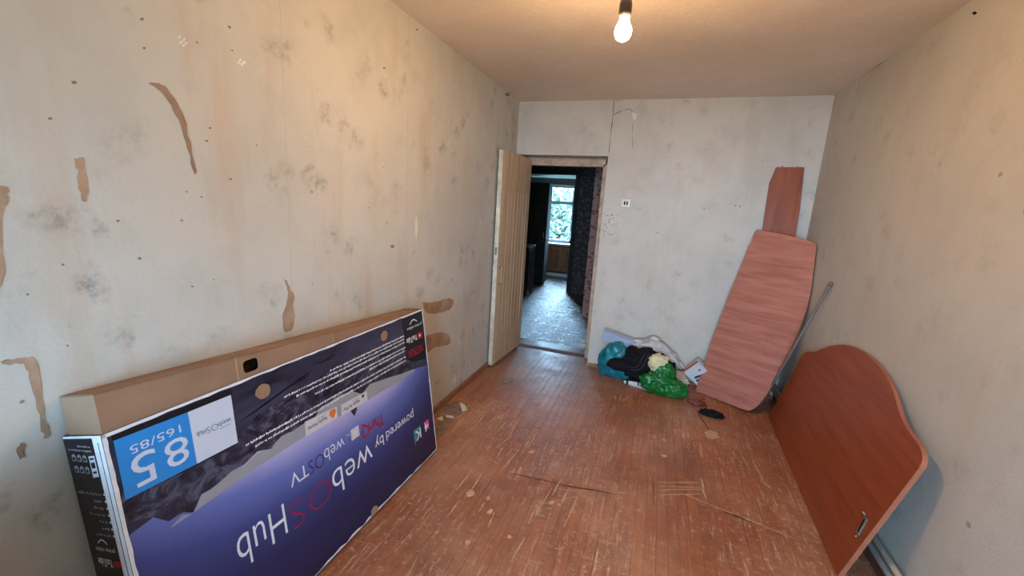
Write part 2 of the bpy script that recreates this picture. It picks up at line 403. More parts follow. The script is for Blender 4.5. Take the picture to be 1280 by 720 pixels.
def blob(name, centre, size, mat, parent=None, seed=0, amp=.18, freq=2.2, crumple=.1, floor=None, sub=4, squash=None):
    """soft crumpled lump: sphere pushed in and out by noise, flattened where it lies on the floor"""
    bm = bmesh.new(); bmesh.ops.create_icosphere(bm, subdivisions=sub, radius=1)
    off = Vector((seed*3.7, seed*1.3, seed*5.1))
    for v in bm.verts:
        d = v.co.normalized()
        k = 1 + amp*mnoise.noise(d*freq+off) + crumple*(abs(mnoise.noise(d*freq*1.5+off*2))*2-.5) + crumple*.35*(.5-abs(mnoise.noise(Vector((d.x*1.4, d.y*1.4, d.z*.7))*freq*3.2+off*3))*2) + crumple*.12*mnoise.noise(d*freq*8)
        p = Vector((d.x*size[0], d.y*size[1], d.z*size[2]))*k + Vector(centre)
        if squash: p = squash(p)
        if floor is not None and p.z < floor: p.z = floor + .0008*mnoise.noise(d*9)
        v.co = p
    return from_bm(name, bm, mat, parent, True)
def flat(name, pts3, normal, mat, parent=None, lift=.0008, thick=.0008):
    """thin piece (paper, paint, ink) lying on a surface"""
    n = Vector(normal); return prism(name, [Vector(p)+n*lift for p in pts3], n*thick, mat, parent)
def text_mesh(s, spacing=1.0, offset=0.0):
    cu = bpy.data.curves.new('lettering', 'FONT'); cu.body = s; cu.space_character = spacing; cu.offset = offset; cu.resolution_u = 3; cu.fill_mode = 'FRONT'
    o = bpy.data.objects.new('lettering', cu); C.objects.link(o)
    dg = bpy.context.evaluated_depsgraph_get(); me = bpy.data.meshes.new_from_object(o.evaluated_get(dg))
    bpy.data.objects.remove(o); bpy.data.curves.remove(cu); return me

# ------------------------------------------------------------------ the room shell
REC = 0.22                                   # depth of the door recess
DX0, DX1, DZ = -1.400, -0.537, 2.060         # opening in the back wall
HY = YB+REC+.10                              # hall begins here
random.seed(7)
floor = struct(box('floor', (XL, YF, -.06), (XR, YB+.52, -.012), 'plank'), 'worn reddish brown parquet strip floor')
struct(box('ceiling', (XL-.2, YF-.25, H), (XR+.2, YB+.3, H+.15), 'ceiling'), 'dull whitewashed ceiling')
wl = struct(box('wall_left', (XL-.2, YF-.25, -.06), (XL, YB+.02, H), 'wall'), 'left wall in stained old wallpaper')
wr = struct(box('wall_right', (XR, YF-.25, -.06), (XR+.2, YB+.3, H), 'wall_right'), 'right wall in faded beige wallpaper')
wb = struct(boxes('wall_back', [((DX1, YB, -.06), (XR, YB+.3, H)), ((XL, YB, DZ), (DX1, YB+.3, H)), ((XL-.2, YB+.02, -.06), (DX0, YB+.3, H))], 'wall_back'), 'back wall with the doorway')
# window wall behind the camera
WX0, WX1, WZ0, WZ1 = -1.0, .85, .70, 2.06
struct(boxes('wall_front', [((XL, YF-.25, -.06), (WX0, YF, H)), ((WX1, YF-.25, -.06), (XR, YF, H)), ((WX0, YF-.25, -.06), (WX1, YF, WZ0)), ((WX0, YF-.25, WZ1), (WX1, YF, H))], 'wall'), 'window wall')
w1 = struct(empty('window_1', ((WX0+WX1)/2, YF-.16, WZ0)))
ww, wh = (WX1-WX0)/2, WZ1-WZ0
boxes('window_frame', [((-ww, -.03, 0), (-ww+.06, .03, wh)), ((ww-.06, -.03, 0), (ww, .03, wh)), ((-ww, -.03, 0), (ww, .03, .06)), ((-ww, -.03, wh-.06), (ww, .03, wh)), ((-.035, -.03, 0), (.035, .03, wh))], 'white_paint', w1)
box('pane', (-ww+.06, -.004, .06), (-.035, .004, wh-.06), 'glass', w1); box('pane', (.035, -.004, .06), (ww-.06, .004, wh-.06), 'glass', w1)
box('window_sill', (-ww-.05, .03, -.03), (ww+.05, .34, .008), 'white_paint', w1, .004)

# unseen slabs and side walls added outside the window to block oblique light
struct(boxes('light_baffle_slabs', [((-1.9, YF-1.45, -.25), (1.6, YF-.25, -.08)), ((-1.9, YF-1.45, 2.62), (1.6, YF-.25, 2.78)), ((-1.9, YF-1.45, -.08), (-1.62, YF-.25, 2.62)), ((1.32, YF-1.45, -.08), (1.6, YF-.25, 2.62))], 'render_grey'))
# parquet strips: the 300 that show largest are pieces of their own
PW, cells = .0535, []
nrow = int(math.ceil((XR-XL)/PW))
for i in range(nrow):
    x = XL+i*PW; y = YF-random.uniform(0, .36)
    while y < YB+.52:
        L = random.choice((.33, .36, .36, .39)); y0, y1 = max(y, YF), min(y+L, YB+.52)
        if y1-y0 > .03 and not (y0 > YB-.01 and (x > DX1-.01 or x < DX0-.05)):
            if y1 > YB and (x+PW > DX1 or x < DX0): y1 = min(y1, YB)
            cells.append((x+.0003, min(x+PW-.0003, XR), y0+.0003, y1-.0003))
        y += L
vis, rest = [], []
for c in cells:
    p = Vector(((c[0]+c[1])/2, (c[2]+c[3])/2, 0)); q = project(p) if (p-EYE).dot(fwd) > .2 else None
    ok = q and -10 < q[0] < 1290 and 0 < q[1] < 735 and p.x > -1.15 and not (p.x > .93 and p.y > 2.0)
    (vis if ok else rest).append((q[2] if q else 99, c))
vis.sort(key=lambda t: t[0]); rest += vis[300:]; vis = vis[:300]
pl_mesh = {}
for _, c in vis:
    key = (round(c[1]-c[0], 4), round(c[3]-c[2], 4))
    if key not in pl_mesh:
        bm = bmesh.new(); add_box(bm, (0, 0, -.012), (key[0], key[1], 0))
        me = bpy.data.meshes.new('parquet_strip'); bmesh.ops.recalc_face_normals(bm, faces=bm.faces[:])
        es = [e for e in bm.edges if e.verts[0].co.z > -.001 and e.verts[1].co.z > -.001]
        bmesh.ops.bevel(bm, geom=es, offset=.0006, segments=1, affect='EDGES'); bm.to_mesh(me); bm.free(); me.materials.append(M['plank']); pl_mesh[key] = me
    o = bpy.data.objects.new('parquet_strip', pl_mesh[key]); C.objects.link(o); o.parent = floor
    o.location = (c[0], c[2], random.uniform(-.0006, .0006)); o.rotation_euler = (random.uniform(-.0012, .0012), random.uniform(-.006, .006), 0)
bm = bmesh.new()
for _, c in rest:
    dz = random.uniform(-.0006, .0006); add_box(bm, (c[0], c[2], -.012+dz), (c[1], c[3], dz))
o = from_bm('parquet_field', bm, 'plank', floor); o['kind'] = 'stuff'

def floor_piece(name, pix, mat, lift=.0012):
    return flat(name, [hit(x, y, 2, 0) for x, y in pix], (0, 0, 1), mat, floor, lift, .0006)
def streak(p0, p1, w, mat, jag=.4, n=7, name='scratch', plane=None, parent=None, normal=(0, 0, 1), lift=.0012):
    """ragged narrow mark between two points of a surface"""
    pl = plane or (lambda x, y: hit(x, y, 2, 0))
    a, b = pl(*p0), pl(*p1); d = b-a; s = d.cross(Vector(normal)).normalized(); top, bot = [], []
    for i in range(n+1):
        t = i/n; k = w*(math.sin(math.pi*min(max(t, .04), .96))**.5)*(1+jag*random.uniform(-1, 1))/2; c = a+d*t+s*w*jag*random.uniform(-.6, .6)
        top.append(c+s*k); bot.append(c-s*k)
    return flat(name, top+bot[::-1], normal, mat, parent or floor, lift, .0006)
random.seed(3)
for y in (603, 608, 613, 619): streak((822+random.uniform(-3, 3), y), (878, y+random.uniform(-2, 3)), .006, 'chip')
streak((876, 598), (882, 624), .012, 'chip'); streak((850, 616), (1000, 676), .008, 'chip'); streak((905, 640), (940, 653), .016, 'gouge')
streak((700, 612), (790, 617), .006, 'chip'); streak((655, 635), (745, 616), .004, 'chip'); streak((640, 592), (700, 605), .006, 'gouge'); streak((700, 606), (765, 617), .012, 'gouge')
for a, b in (((570, 613), (590, 588)), ((590, 612), (602, 592)), ((625, 590), (648, 563)), ((660, 560), (672, 540)), ((672, 640), (690, 610)), ((640, 700), (656, 672)),
             ((560, 645), (575, 625)), ((620, 560), (640, 545)), ((690, 620), (702, 598)), ((705, 660), (722, 620)), ((940, 575), (955, 602)), ((965, 620), (972, 634)), ((986, 612), (992, 628)),
             ((925, 565), (938, 590)), ((660, 655), (672, 630)), ((610, 660), (618, 640)), ((598, 640), (606, 628))):
    streak(a, b, .007, 'chip')
streak((816, 590), (817, 632), .005, 'gouge', .1); streak((950, 600), (965, 612), .014, 'chip')
for x, y, r in ((612, 640, .018), (588, 616, .028), (665, 565, .020), (690, 629, .016), (585, 678, .014), (637, 671, .012), (818, 547, .018), (830, 550, .02), (792, 565, .016), (610, 623, .014), (830, 570, .02)):
    c = hit(x, y, 2, 0); floor_n = [c+Vector((math.cos(k*.785)*r*random.uniform(.5, 1.1), math.sin(k*.785)*r*random.uniform(.7, 1.6), 0)) for k in range(8)]
    flat('bare_chip', floor_n, (0, 0, 1), 'chip', floor, .0012, .0006)
floor_piece('bare_patch', [(543, 540), (546, 520), (556, 506), (572, 501), (583, 505), (582, 514), (570, 522), (560, 535), (552, 548)], 'chip_grey')
for pix in ([(574, 503), (581, 506), (584, 513), (578, 515), (576, 508)], [(557, 519), (566, 520), (568, 523), (558, 522)], [(546, 524), (553, 520), (554, 526)]): floor_piece('bare_chip', pix, 'plaster', .002)
floor_piece('worn_patch', [(622, 478), (628, 473), (640, 472), (644, 475), (638, 480), (626, 481)], 'chip_grey')

# baseboards
def bb(name, pts, h, th_dir, mat='baseboard'):
    return struct(prism(name, [pts[0], pts[1], pts[1]+Vector((0, 0, h)), pts[0]+Vector((0, 0, h))], th_dir, mat, None, .002))
bb('baseboard_left', [Vector((XL, YF, 0)), Vector((XL, YB, 0))], .045, (.022, 0, 0))
bb('baseboard_right', [Vector((XR, YF, 0)), Vector((XR, YB, 0))], .05, (-.022, 0, 0), 'gouge')
bb('baseboard_back', [Vector((DX1+.01, YB, 0)), Vector((XR-.03, YB, 0))], .035, (0, -.018, 0), 'baseboard')

# ------------------------------------------------------------------ marks on the walls
def onleft(x, y): return hit(x, y, 0, XL)
def onback(x, y): return hit(x, y, 1, YB)
def onright(x, y): return hit(x, y, 0, XR)
def ltear(pix, mat='tear', name='torn_patch', lift=.0006, n=4):
    pts = [onleft(*p) for p in pix]; pts = spline(pts+[pts[0]], n)[:-1] if n else pts
    pts = [p+Vector((0, random.uniform(-1, 1), random.uniform(-1, 1)))*(.0035 if n > 3 else .0006) for p in pts]
    return flat(name, pts, (1, 0, 0), mat, wl, lift, .0006)
ltear([(184, 104), (196, 103), (208, 110), (222, 130), (232, 155), (239, 185), (246, 214), (242, 216), (235, 186), (226, 158), (213, 132), (201, 114)], 'tear_dark')
ltear([(93, 198), (102, 197), (106, 220), (109, 246), (104, 252), (99, 235), (96, 214)], 'tear')
ltear([(-12, 235), (10, 232), (9, 246), (4, 262), (3, 300), (3, 350), (-12, 356)], 'tear')
ltear([(353, 347), (359, 353), (363, 363), (368, 370), (366, 384), (368, 398), (364, 413), (354, 412), (354, 392), (360, 372), (358, 358)], 'tear')
ltear([(528, 378), (545, 377), (560, 373), (567, 376), (563, 386), (552, 390), (534, 392)], 'tear')
ltear([(531, 420), (548, 416), (560, 418), (562, 430), (545, 434), (533, 440)], 'tear')
ltear([(0, 452), (30, 446), (42, 450), (50, 480), (56, 520), (62, 540), (56, 548), (48, 520), (40, 480), (30, 456), (6, 456)], 'tear')
ltear([(20, 560), (29, 554), (31, 564), (26, 573)], 'tear_dark')
for pix in ([(518, 280), (521, 270), (522, 285), (520, 302)], [(567, 475), (569, 466), (569, 482)]):
    ltear(pix, 'plaster', 'plaster_chip')
for x, y in ((224, 46), (227, 52), (230, 49), (229, 57), (225, 54), (232, 54), (298, 78), (302, 80), (305, 78), (300, 75)): ltear([(x-1.5, y-1), (x+1, y-2), (x+1.8, y+1), (x-1, y+1.8)], 'plaster', 'plaster_chip', n=2)
for x, y, s in ((288, 224, 4), (177, 24, 5), (62, 148, 5), (92, 103, 6), (258, 176, 4), (34, 368, 4), (78, 331, 4), (147, 276, 4), (174, 323, 5), (490, 308, 5), (634, 118, 6), (521, 37, 3), (240, 358, 3), (480, 85, 3), (180, 60, 4), (262, 160, 3), (84, 432, 3)):
    s *= .62; ltear([(x-s*.9, y-s*.3), (x+s*.5, y-s*.6), (x+s*.9, y+s*.3), (x-s*.3, y+s*.6)], 'crack', 'speck', n=2)
random.seed(21)
for k in range(46):
    c_ = Vector((XL, random.uniform(.5, 3.6), random.uniform(.9, 2.5))); r_ = random.uniform(.002, .006); flat('speck', [c_+Vector((0, math.cos(a)*r_*random.uniform(.6, 1.5), math.sin(a)*r_*random.uniform(.6, 1.2))) for a in (0, 1.1, 2.2, 3.3, 4.4, 5.4)], (1, 0, 0), random.choice(('crack', 'tear', 'tear_dark', 'seam')), wl, .0005, .0004)
for yy in (1.33, 2.18, 3.02): flat('paper_seam', [Vector((XL, yy-.001, .05)), Vector((XL, yy+.001, .05)), Vector((XL, yy+.003, H)), Vector((XL, yy+.0015, H))], (1, 0, 0), 'seam', wl, .0002, .0003)
# back wall: cracks above the doorway, rust spots below the socket
def bstreak(pts, w, mat='crack'):
    for a, b in zip(pts, pts[1:]): streak(a, b, w, mat, .35, 5, 'crack', onback, wb, (0, -1, 0), .0006)
bstreak([(768, 124), (766, 145), (763, 170), (761, 192)], .008); bstreak([(765, 145), (778, 138), (788, 136), (793, 144), (794, 152)], .007)
bstreak([(791, 152), (790, 168), (791, 186)], .004); bstreak([(768, 125), (820, 121)], .008); bstreak([(651, 129), (700, 126), (765, 124)], .006, 'plaster')
random.seed(11)
for k in range(34):
    x = 752+abs(random.gauss(0, 1))*13; y = random.uniform(266, 294); s = random.uniform(.5, 1.15)
    if x > 780: continue
    flat('rust_spot', [onback(x-s, y), onback(x, y-s), onback(x+s, y), onback(x, y+s)], (0, -1, 0), 'rust', wb, .0006, .0005)
flat('torn_patch', [onback(*p) for p in ((790, 140), (796, 143), (795, 150), (791, 150))], (0, -1, 0), 'plaster', wb, .0008, .0006)
for x, y in ((769, 113), (822, 291), (919, 257), (925, 258), (880, 261)): flat('speck', [onback(x-1.3, y), onback(x, y-1), onback(x+1.3, y), onback(x, y+1)], (0, -1, 0), 'crack', wb, .0006, .0005)
for pts in ([(1042, 117), (1055, 108)], [(1055, 108), (1088, 88)], [(1088, 88), (1105, 77)], [(1155, 40), (1167, 32)]): streak(pts[0], pts[1], .010, 'crack', .4, 5, 'crack', lambda x, y: hit(x, y, 0, XR-.0005), wr, (-1, 0, 0), .0006)
flat('speck', [onright(*p) for p in ((1215, 16), (1219, 14), (1222, 16), (1218, 19))], (-1, 0, 0), 'hole', wr, .0006, .0005)

# ------------------------------------------------------------------ doorway, door leaf
FR0, FR1 = YB+REC, YB+REC+.09
struct(boxes('trim_1', [((DX1-.066, FR0, 0), (DX1+.02, FR1, 2.03)), ((DX0-.02, FR0, 0), (DX0+.03, FR1, 2.03)), ((DX0-.02, FR0, 1.985), (DX1+.02, FR1, 2.07)),
                        ((DX1-.044, FR0-.016, 0), (DX1+.02, FR0, 2.05)), ((DX0, FR0-.016, 2.005), (DX1+.02, FR0, 2.05))], 'frame', None, .003), 'painted wooden door frame')
struct(box('door_sill', (DX0+.03, FR0, -.02), (DX1-.07, FR1, .004), 'gouge', None, .001), 'worn wooden door sill')
dl = struct(empty('door_1', (-1.356, FR0-.005, .025), (0, 0, math.radians(-90-3.2))), 'old cream painted plank door standing open')
DW, DH, DT = .745, 2.01, .038
# local x runs from the hinge to the free edge, local -y faces the left wall, +y the room
dl.rotation_euler[2] = math.atan2(-.745, -.040)
box('door_leaf', (0, -DT/2, 0), (DW-.012, DT/2-.006, DH), 'door', dl, .003)
box('edge_strip', (DW-.012, -DT/2-.002, 0), (DW, DT/2, DH), 'door_edge', dl, .003)
for lo, hi in (((0, 0), (.09, DH)), ((DW-.10, 0), (DW-.012, DH)), ((.09, DH-.36), (DW-.10, DH)), ((.09, 0), (DW-.10, .30))):
    box('rail' if hi[1]-lo[1] < 1 else 'stile', (lo[0], DT/2-.006, lo[1]), (hi[0], DT/2, hi[1]), 'door', dl, .0015)
npl = 7; pw = (DW-.19)/npl
for k in range(npl): box('plank', (.09+k*pw+.002, DT/2-.006, .30), (.09+(k+1)*pw-.002, DT/2-.0025, DH-.36), 'door', dl, .0015)
for z in (.80, .955): 
    for x in (DW-.075, DW-.055): box('screw_hole', (x-.006, DT/2-.001, z-.006), (x+.006, DT/2+.001, z+.006), 'hole', dl)
box('handle_plate', (DW-.115, DT/2-.0005, .80), (DW-.105, DT/2+.003, .96), 'door_edge', dl, .001)
box('latch', (DW-.001, -.010, 1.08), (DW+.004, .010, 1.15), 'steel', dl)
box('lock_case', (DW-.16, -DT/2-.02, .82), (DW-.02, -DT/2, .98), 'steel', dl, .003)

# ------------------------------------------------------------------ hall and kitchen beyond the doorway
KY, KB = 7.65, 9.65
struct(box('floor_hall', (-3.6, YB+.52, -.06), (.2, KB+.3, -.001), 'hall_floor'), 'dark worn hall floor')
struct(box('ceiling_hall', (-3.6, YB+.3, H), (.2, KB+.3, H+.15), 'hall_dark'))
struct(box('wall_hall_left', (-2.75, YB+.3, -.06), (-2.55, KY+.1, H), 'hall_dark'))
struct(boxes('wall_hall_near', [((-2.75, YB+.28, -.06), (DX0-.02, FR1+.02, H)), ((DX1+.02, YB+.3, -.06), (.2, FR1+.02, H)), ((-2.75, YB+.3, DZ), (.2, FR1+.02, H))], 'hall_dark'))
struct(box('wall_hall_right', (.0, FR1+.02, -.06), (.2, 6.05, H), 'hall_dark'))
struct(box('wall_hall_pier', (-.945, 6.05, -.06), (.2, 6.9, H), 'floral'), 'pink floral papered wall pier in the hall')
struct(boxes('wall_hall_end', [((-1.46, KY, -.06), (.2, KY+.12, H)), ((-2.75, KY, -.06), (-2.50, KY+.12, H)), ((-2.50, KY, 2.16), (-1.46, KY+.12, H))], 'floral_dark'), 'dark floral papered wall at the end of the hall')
struct(boxes('trim_2', [((-1.53, KY-.02, 0), (-1.45, KY+.14, 2.16)), ((-2.54, KY-.02, 0), (-2.47, KY+.14, 2.16)), ((-2.54, KY-.02, 2.16), (-1.45, KY+.14, 2.24))], 'dark_door'), 'dark painted kitchen door frame')
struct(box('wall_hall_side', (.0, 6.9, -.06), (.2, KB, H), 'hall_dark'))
struct(box('wall_kitchen_left', (-3.6, KY+.12, -.06), (-3.4, KB, H), 'kitchen'))
struct(box('wall_kitchen_near', (-3.6, KY, -.06), (-2.75, KY+.12, H), 'kitchen'))
KX0, KX1, KZ0, KZ1 = -2.75, -1.35, .76, 2.08
struct(boxes('wall_kitchen_window', [((-3.6, KB, -.06), (KX0, KB+.3, H)), ((KX1, KB, -.06), (.2, KB+.3, H)), ((KX0, KB, -.06), (KX1, KB+.3, KZ0)), ((KX0, KB, KZ1), (KX1, KB+.3, H))], 'kitchen'))
w2 = struct(empty('window_2', (0, KB+.12, 0)), 'bright kitchen window with a small upper pane')
boxes('window_frame', [((KX0, -.03, KZ0), (KX0+.07, .03, KZ1)), ((KX1-.07, -.03, KZ0), (KX1, .03, KZ1)), ((KX0, -.03, KZ0), (KX1, .03, KZ0+.07)), ((KX0, -.03, KZ1-.06), (KX1, .03, KZ1)),
      ((KX0, -.03, 1.645), (KX1, .03, 1.715)), ((-1.98, -.03, KZ0), (-1.90, .03, KZ1))], 'white_paint', w2)
for x0, x1 in ((KX0+.07, -1.98), (-1.90, KX1-.07)):
    box('pane', (x0, -.004, KZ0+.07), (x1, .004, 1.645), 'glass', w2); box('pane', (x0, -.004, 1.715), (x1, .004, KZ1-.06), 'glass', w2)
box('window_sill', (KX0-.1, -.36, KZ0-.045), (KX1+.1, .0, KZ0-.005), 'white_paint', w2, .004)
kc = tag(empty('window_cabinet', (-2.05, KB-.01, 0)), 'varnished wooden cabinet under the kitchen window sill', 'cabinet')
box('body', (-.70, -.20, .10), (.70, 0, .700), 'kitchen_wood_dark', kc, .004); box('plinth', (-.72, -.24, 0), (.72, 0, .075), 'white_paint', kc, .004)
for k in range(4):
    x0 = -.69+k*.345; d = box('door', (x0+.012, -.222, .13), (x0+.333, -.202, .685), 'kitchen_wood', kc, .004)
    box('door_panel', (x0+.065, -.226, .185), (x0+.28, -.2225, .63), 'kitchen_wood_dark', d, .002)
    box('knob', (x0+.030 if k % 2 else x0+.300, -.245, .44), (x0+.048 if k % 2 else x0+.318, -.222, .47), 'dark_plastic', d, .003)
# storage loft over the kitchen entrance
lo_ = tag(empty('storage_loft', (-2.0, 8.2, 2.16)), 'white undersided storage loft above the kitchen entrance', 'storage loft')
box('bottom_board', (-.65, -.42, 0), (.55, .50, .03), 'white_paint', lo_, .004); box('front_board', (-.65, .46, .03), (.55, .49, .385), 'white_paint', lo_, .003)
box('side_board', (-.65, -.42, .03), (-.62, .46, .385), 'white_paint', lo_, .003); box('side_board', (.52, -.42, .03), (.55, .46, .385), 'white_paint', lo_, .003)
# dark tall cupboard just inside the kitchen and a small cloth covered table before it
dc = tag(empty('tall_cupboard', (-2.45, 8.05, 0)), 'dark olive tall cupboard just inside the kitchen entrance', 'cupboard')
box('body', (-.40, 0, .06), (.34, .26, 2.02), 'dark_door', dc, .006); box('plinth', (-.37, .03, 0), (.31, .24, .06), 'hole', dc)
for x0 in (-.39, -.02): 
    d = box('door', (x0+.004, -.02, .09), (x0+.345, -.001, 1.99), 'dark_door', dc, .004); box('handle', (x0+.31, -.035, .95), (x0+.325, -.02, 1.07), 'steel', d, .002)
tb = tag(empty('side_table', (-2.28, 7.05, 0)), 'small dark wooden table by the hall wall under a hanging cloth', 'table')
box('tabletop', (-.24, -.22, .86), (.20, .22, .89), 'kitchen_wood_dark', tb, .004)
for x in (-.22, .16):
    for y in (-.20, .16): box('leg', (x, y, 0), (x+.04, y+.04, .86), 'dark_door', tb, .003)
def drape():
    bm = bmesh.new(); rows = []
    prof = [(-.17, .902), (-.05, .902), (.08, .904), (.175, .902), (.215, .885), (.225, .80), (.222, .6), (.228, .4), (.225, .22), (.232, .13)]
    for a in range(29):
        y = -.24+a*.36/28; rows.append([bm.verts.new((x+(.016*math.sin(a*1.15)*(1.1-z) if x > .2 else 0), y, z+(.006*math.sin(a*.7) if x < .2 else 0))) for x, z in prof])
    for a, b in zip(rows, rows[1:]):
        for k in range(len(prof)-1): bm.faces.new([a[k], b[k], b[k+1], a[k+1]])
    bmesh.ops.solidify(bm, geom=bm.faces[:], thickness=.004)
    o = from_bm('hanging_cloth', bm, 'grey_cloth', None, True); o.location = (-2.28, 7.05, 0); return o
tag(drape(), 'grey striped cloth hanging over the small hall table', 'cloth')
st = tag(empty('walking_stick', (-2.20, 6.98, .925)), 'dark wooden stick with a curved handle lying on the covered hall table', 'stick')
tube('shaft', [(-.15, .02, 0), (.08, .0, .004), (.24, -.02, .03), (.34, -.02, .055)], .016, 'dark_plastic', st); tube('handle', [(.34, -.02, .055), (.37, -.02, .075), (.375, -.02, .10), (.36, -.02, .12)], .018, 'dark_plastic', st)

# ------------------------------------------------------------------ outside
struct(box('ground', (-60, -60, -6.3), (60, 70, -6.2), 'grass'), 'ground outside')
def tree(x, y, h, r, seed, label):
    t = tag(empty('tree', (x, y, -6.2)), label, 'tree', 'trees outside the kitchen window'); rnd = random.Random(seed)
    tube('trunk', [(0, 0, 0), (.1, 0, h*.3), (-.1, .1, h*.6), (.05, 0, h*.85)], [.22, .18, .12, .05], 'bark', t)
    for k in range(6):
        a = rnd.uniform(0, 6.28); z = h*rnd.uniform(.4, .75)
        tube('branch', [(0, 0, z), (math.cos(a)*r*.5, math.sin(a)*r*.5, z+r*.35), (math.cos(a)*r*.85, math.sin(a)*r*.85, z+r*.5)], [.08, .05, .02], 'bark', t, 6)
    bm = bmesh.new()
    for k in range(12000):
        d = Vector((rnd.gauss(0, 1), rnd.gauss(0, 1), rnd.gauss(0, 1))).normalized()*(rnd.random()**.45)
        c = Vector((d.x*r, d.y*r, h*.66+d.z*h*.36)); s = rnd.uniform(.09, .20)
        a = Vector((rnd.gauss(0, 1), rnd.gauss(0, 1), rnd.gauss(0, 1))).normalized(); b = a.orthogonal().normalized(); 
        bm.faces.new([bm.verts.new(c+a*s), bm.verts.new(c+b*s*.5), bm.verts.new(c-a*s), bm.verts.new(c-b*s*.5)])
    me = bpy.data.meshes.new('foliage'); bm.to_mesh(me); bm.free(); o = link('foliage', me, 'leaf', t); o['kind'] = 'stuff'
tree(-4.6, 20.0, 8.5, 2.1, 1, 'broad leafy tree beyond the kitchen window')
tree(-6.3, 26.5, 9.0, 2.4, 2, 'taller leafy tree further off beyond the kitchen window')

# ------------------------------------------------------------------ the big television carton
PHI = math.atan(.127/.92)
BX = Vector((-1.163, .58, .0205)); BL, BH, BD = 1.548, .908, .146
tv = tag(empty('television_carton', BX, (0, -PHI, 0)), 'large flat television carton printed with blue space picture leaning on the left wall', 'box')
n_f = Vector((math.cos(PHI), 0, math.sin(PHI))); up_f = Vector((-math.sin(PHI), 0, math.cos(PHI)))
def face(px, py):
    h = hit_plane(px, py, BX, n_f)-BX; return (h.y, h.dot(up_f))
T = .004
# outer printed sleeve
fp = box('front_panel', (-T, 0, 0), (0, BL, BH), 'print', tv)
box('back_panel', (-BD, -.010, 0), (-BD+T, BL, BH-.01), 'cardboard', tv)
sp = prism('side_panel', [(-BD, -.014, 0), (0, 0, 0), (0, 0, BH), (-BD, -.014, BH-.012)], (0, T, 0), 'black_print', tv)
box('side_panel', (-BD+T, BL-T, 0), (-T, BL, BH), 'black_print', tv)
box('bottom_panel', (-BD+T, T, 0), (-T, BL-T, T), 'cardboard', tv)
# white bare card along the edges
E_ = .0009
random.seed(5)
def ragged(name, along0, along1, depth, axis, base, sign, jag=.35, n=40):
    pts = []
    for i in range(n+1):
        t = along0+(along1-along0)*i/n; pts.append((t, base))
    for i in range(n, -1, -1):
        t = along0+(along1-along0)*i/n; pts.append((t, base+sign*depth*(1+jag*random.uniform(-1, 1))))
    P = [(E_*.3, a, b) if axis == 'u' else (E_*.3, b, a) for a, b in pts]
    return prism(name, P, (E_, 0, 0), 'white_card', tv)
ragged('edge_strip', 0, BL, .008, 'u', BH, -1, .25); ragged('edge_strip', 0, BL, .008, 'u', 0, 1, .8); ragged('edge_strip', 0, BH, .0095, 'v', 0, 1, .12); ragged('edge_strip', 0, BH, .006, 'v', BL, -1, .5)
flat('edge_strip', [(-.034, -.0034, 0), (-.001, -.0002, 0), (-.001, -.0002, BH), (-.034, -.0034, BH-.003)], (0, -1, 0), 'white_card', tv, .0006, .0006)
flat('edge_strip', [(-.142, -.0137, BH-.018), (-.03, -.003, BH-.009), (-.03, -.003, BH-.002), (-.142, -.0137, BH-.012)], (0, -1, 0), 'white_card', tv, .0006, .0006)
flat('crease', [(-.017, -.0017, .05), (-.014, -.0014, .05), (-.014, -.0014, BH-.02), (-.0155, -.0017, BH-.02)], (0, -1, 0), 'dark_ink', tv, .0014, .0004)
# plain inner carton standing proud of the sleeve, with hand hole
IV = lambda u: 1.018-.073*u
HU0, HU1, HV0, HV1 = .405, .463, .922, .966
ic = empty('inner_carton'); ic.parent = tv
bm = bmesh.new(); X = -.0075
def quad(a): bm.faces.new([bm.verts.new(p) for p in a])
us = [.006, HU0, HU1, BL-.008]; B0 = .80
def q4(u0_, u1_, v00, v01, v10, v11): quad([(X, u0_, v00), (X, u1_, v10), (X, u1_, v11), (X, u0_, v01)])
q4(us[0], us[1], B0, IV(us[0]), B0, IV(us[1])); q4(us[2], us[3], B0, IV(us[2]), B0, IV(us[3])); q4(us[1], us[2], B0, HV0, B0, HV0); q4(us[1], us[2], HV1, IV(us[1]), HV1, IV(us[2]))
XB = -BD+.010
quad([(X, us[0], B0), (X, us[0], IV(us[0])), (XB, us[0]-.010, IV(us[0])-.012), (XB, us[0]-.010, B0)])
quad([(X, us[3], B0), (X, us[3], IV(us[3])), (XB, us[3], IV(us[3])), (XB, us[3], B0)])
quad([(XB, us[0]-.01, B0), (XB, us[3], B0), (XB, us[3], IV(us[3])), (XB, us[0]-.01, IV(us[0])-.012)])
me = bpy.data.meshes.new('carton_wall'); bm.to_mesh(me); bm.free(); o = link('carton_wall', me, 'cardboard', ic)
o.modifiers.new('thickness', 'SOLIDIFY').thickness = .003
prism('top_flap', [(X, us[0], IV(us[0])-.001), (X, us[3], IV(us[3])-.001), (XB, us[3], IV(us[3])-.001), (XB, us[0]-.01, IV(us[0])-.013)], (0, 0, -.003), 'cardboard', ic)
for u in (.382, .825): flat('crease', [(X, u-.0025, BH), (X, u+.0025, BH), (X, u+.004, IV(u)-.001), (X, u-.001, IV(u)-.001)], (1, 0, 0), 'card_lite', ic, .0004, .0004)
for uu, vv, du, dv in ((HU0, HV0, 1, 1), (HU1, HV0, -1, 1), (HU0, HV1, 1, -1), (HU1, HV1, -1, -1)):
    prism('hole_corner', [(X, uu, vv), (X, uu+du*.012, vv), (X, uu+du*.003, vv+dv*.004), (X, uu, vv+dv*.013)], (-.003, 0, 0), 'cardboard', ic)
box('hole_shade', (X-.03, HU0-.01, HV0-.01), (X-.026, HU1+.01, HV1+.005), 'card_shade', ic)  # dark sheet behind the hand hole stands in for the shade inside
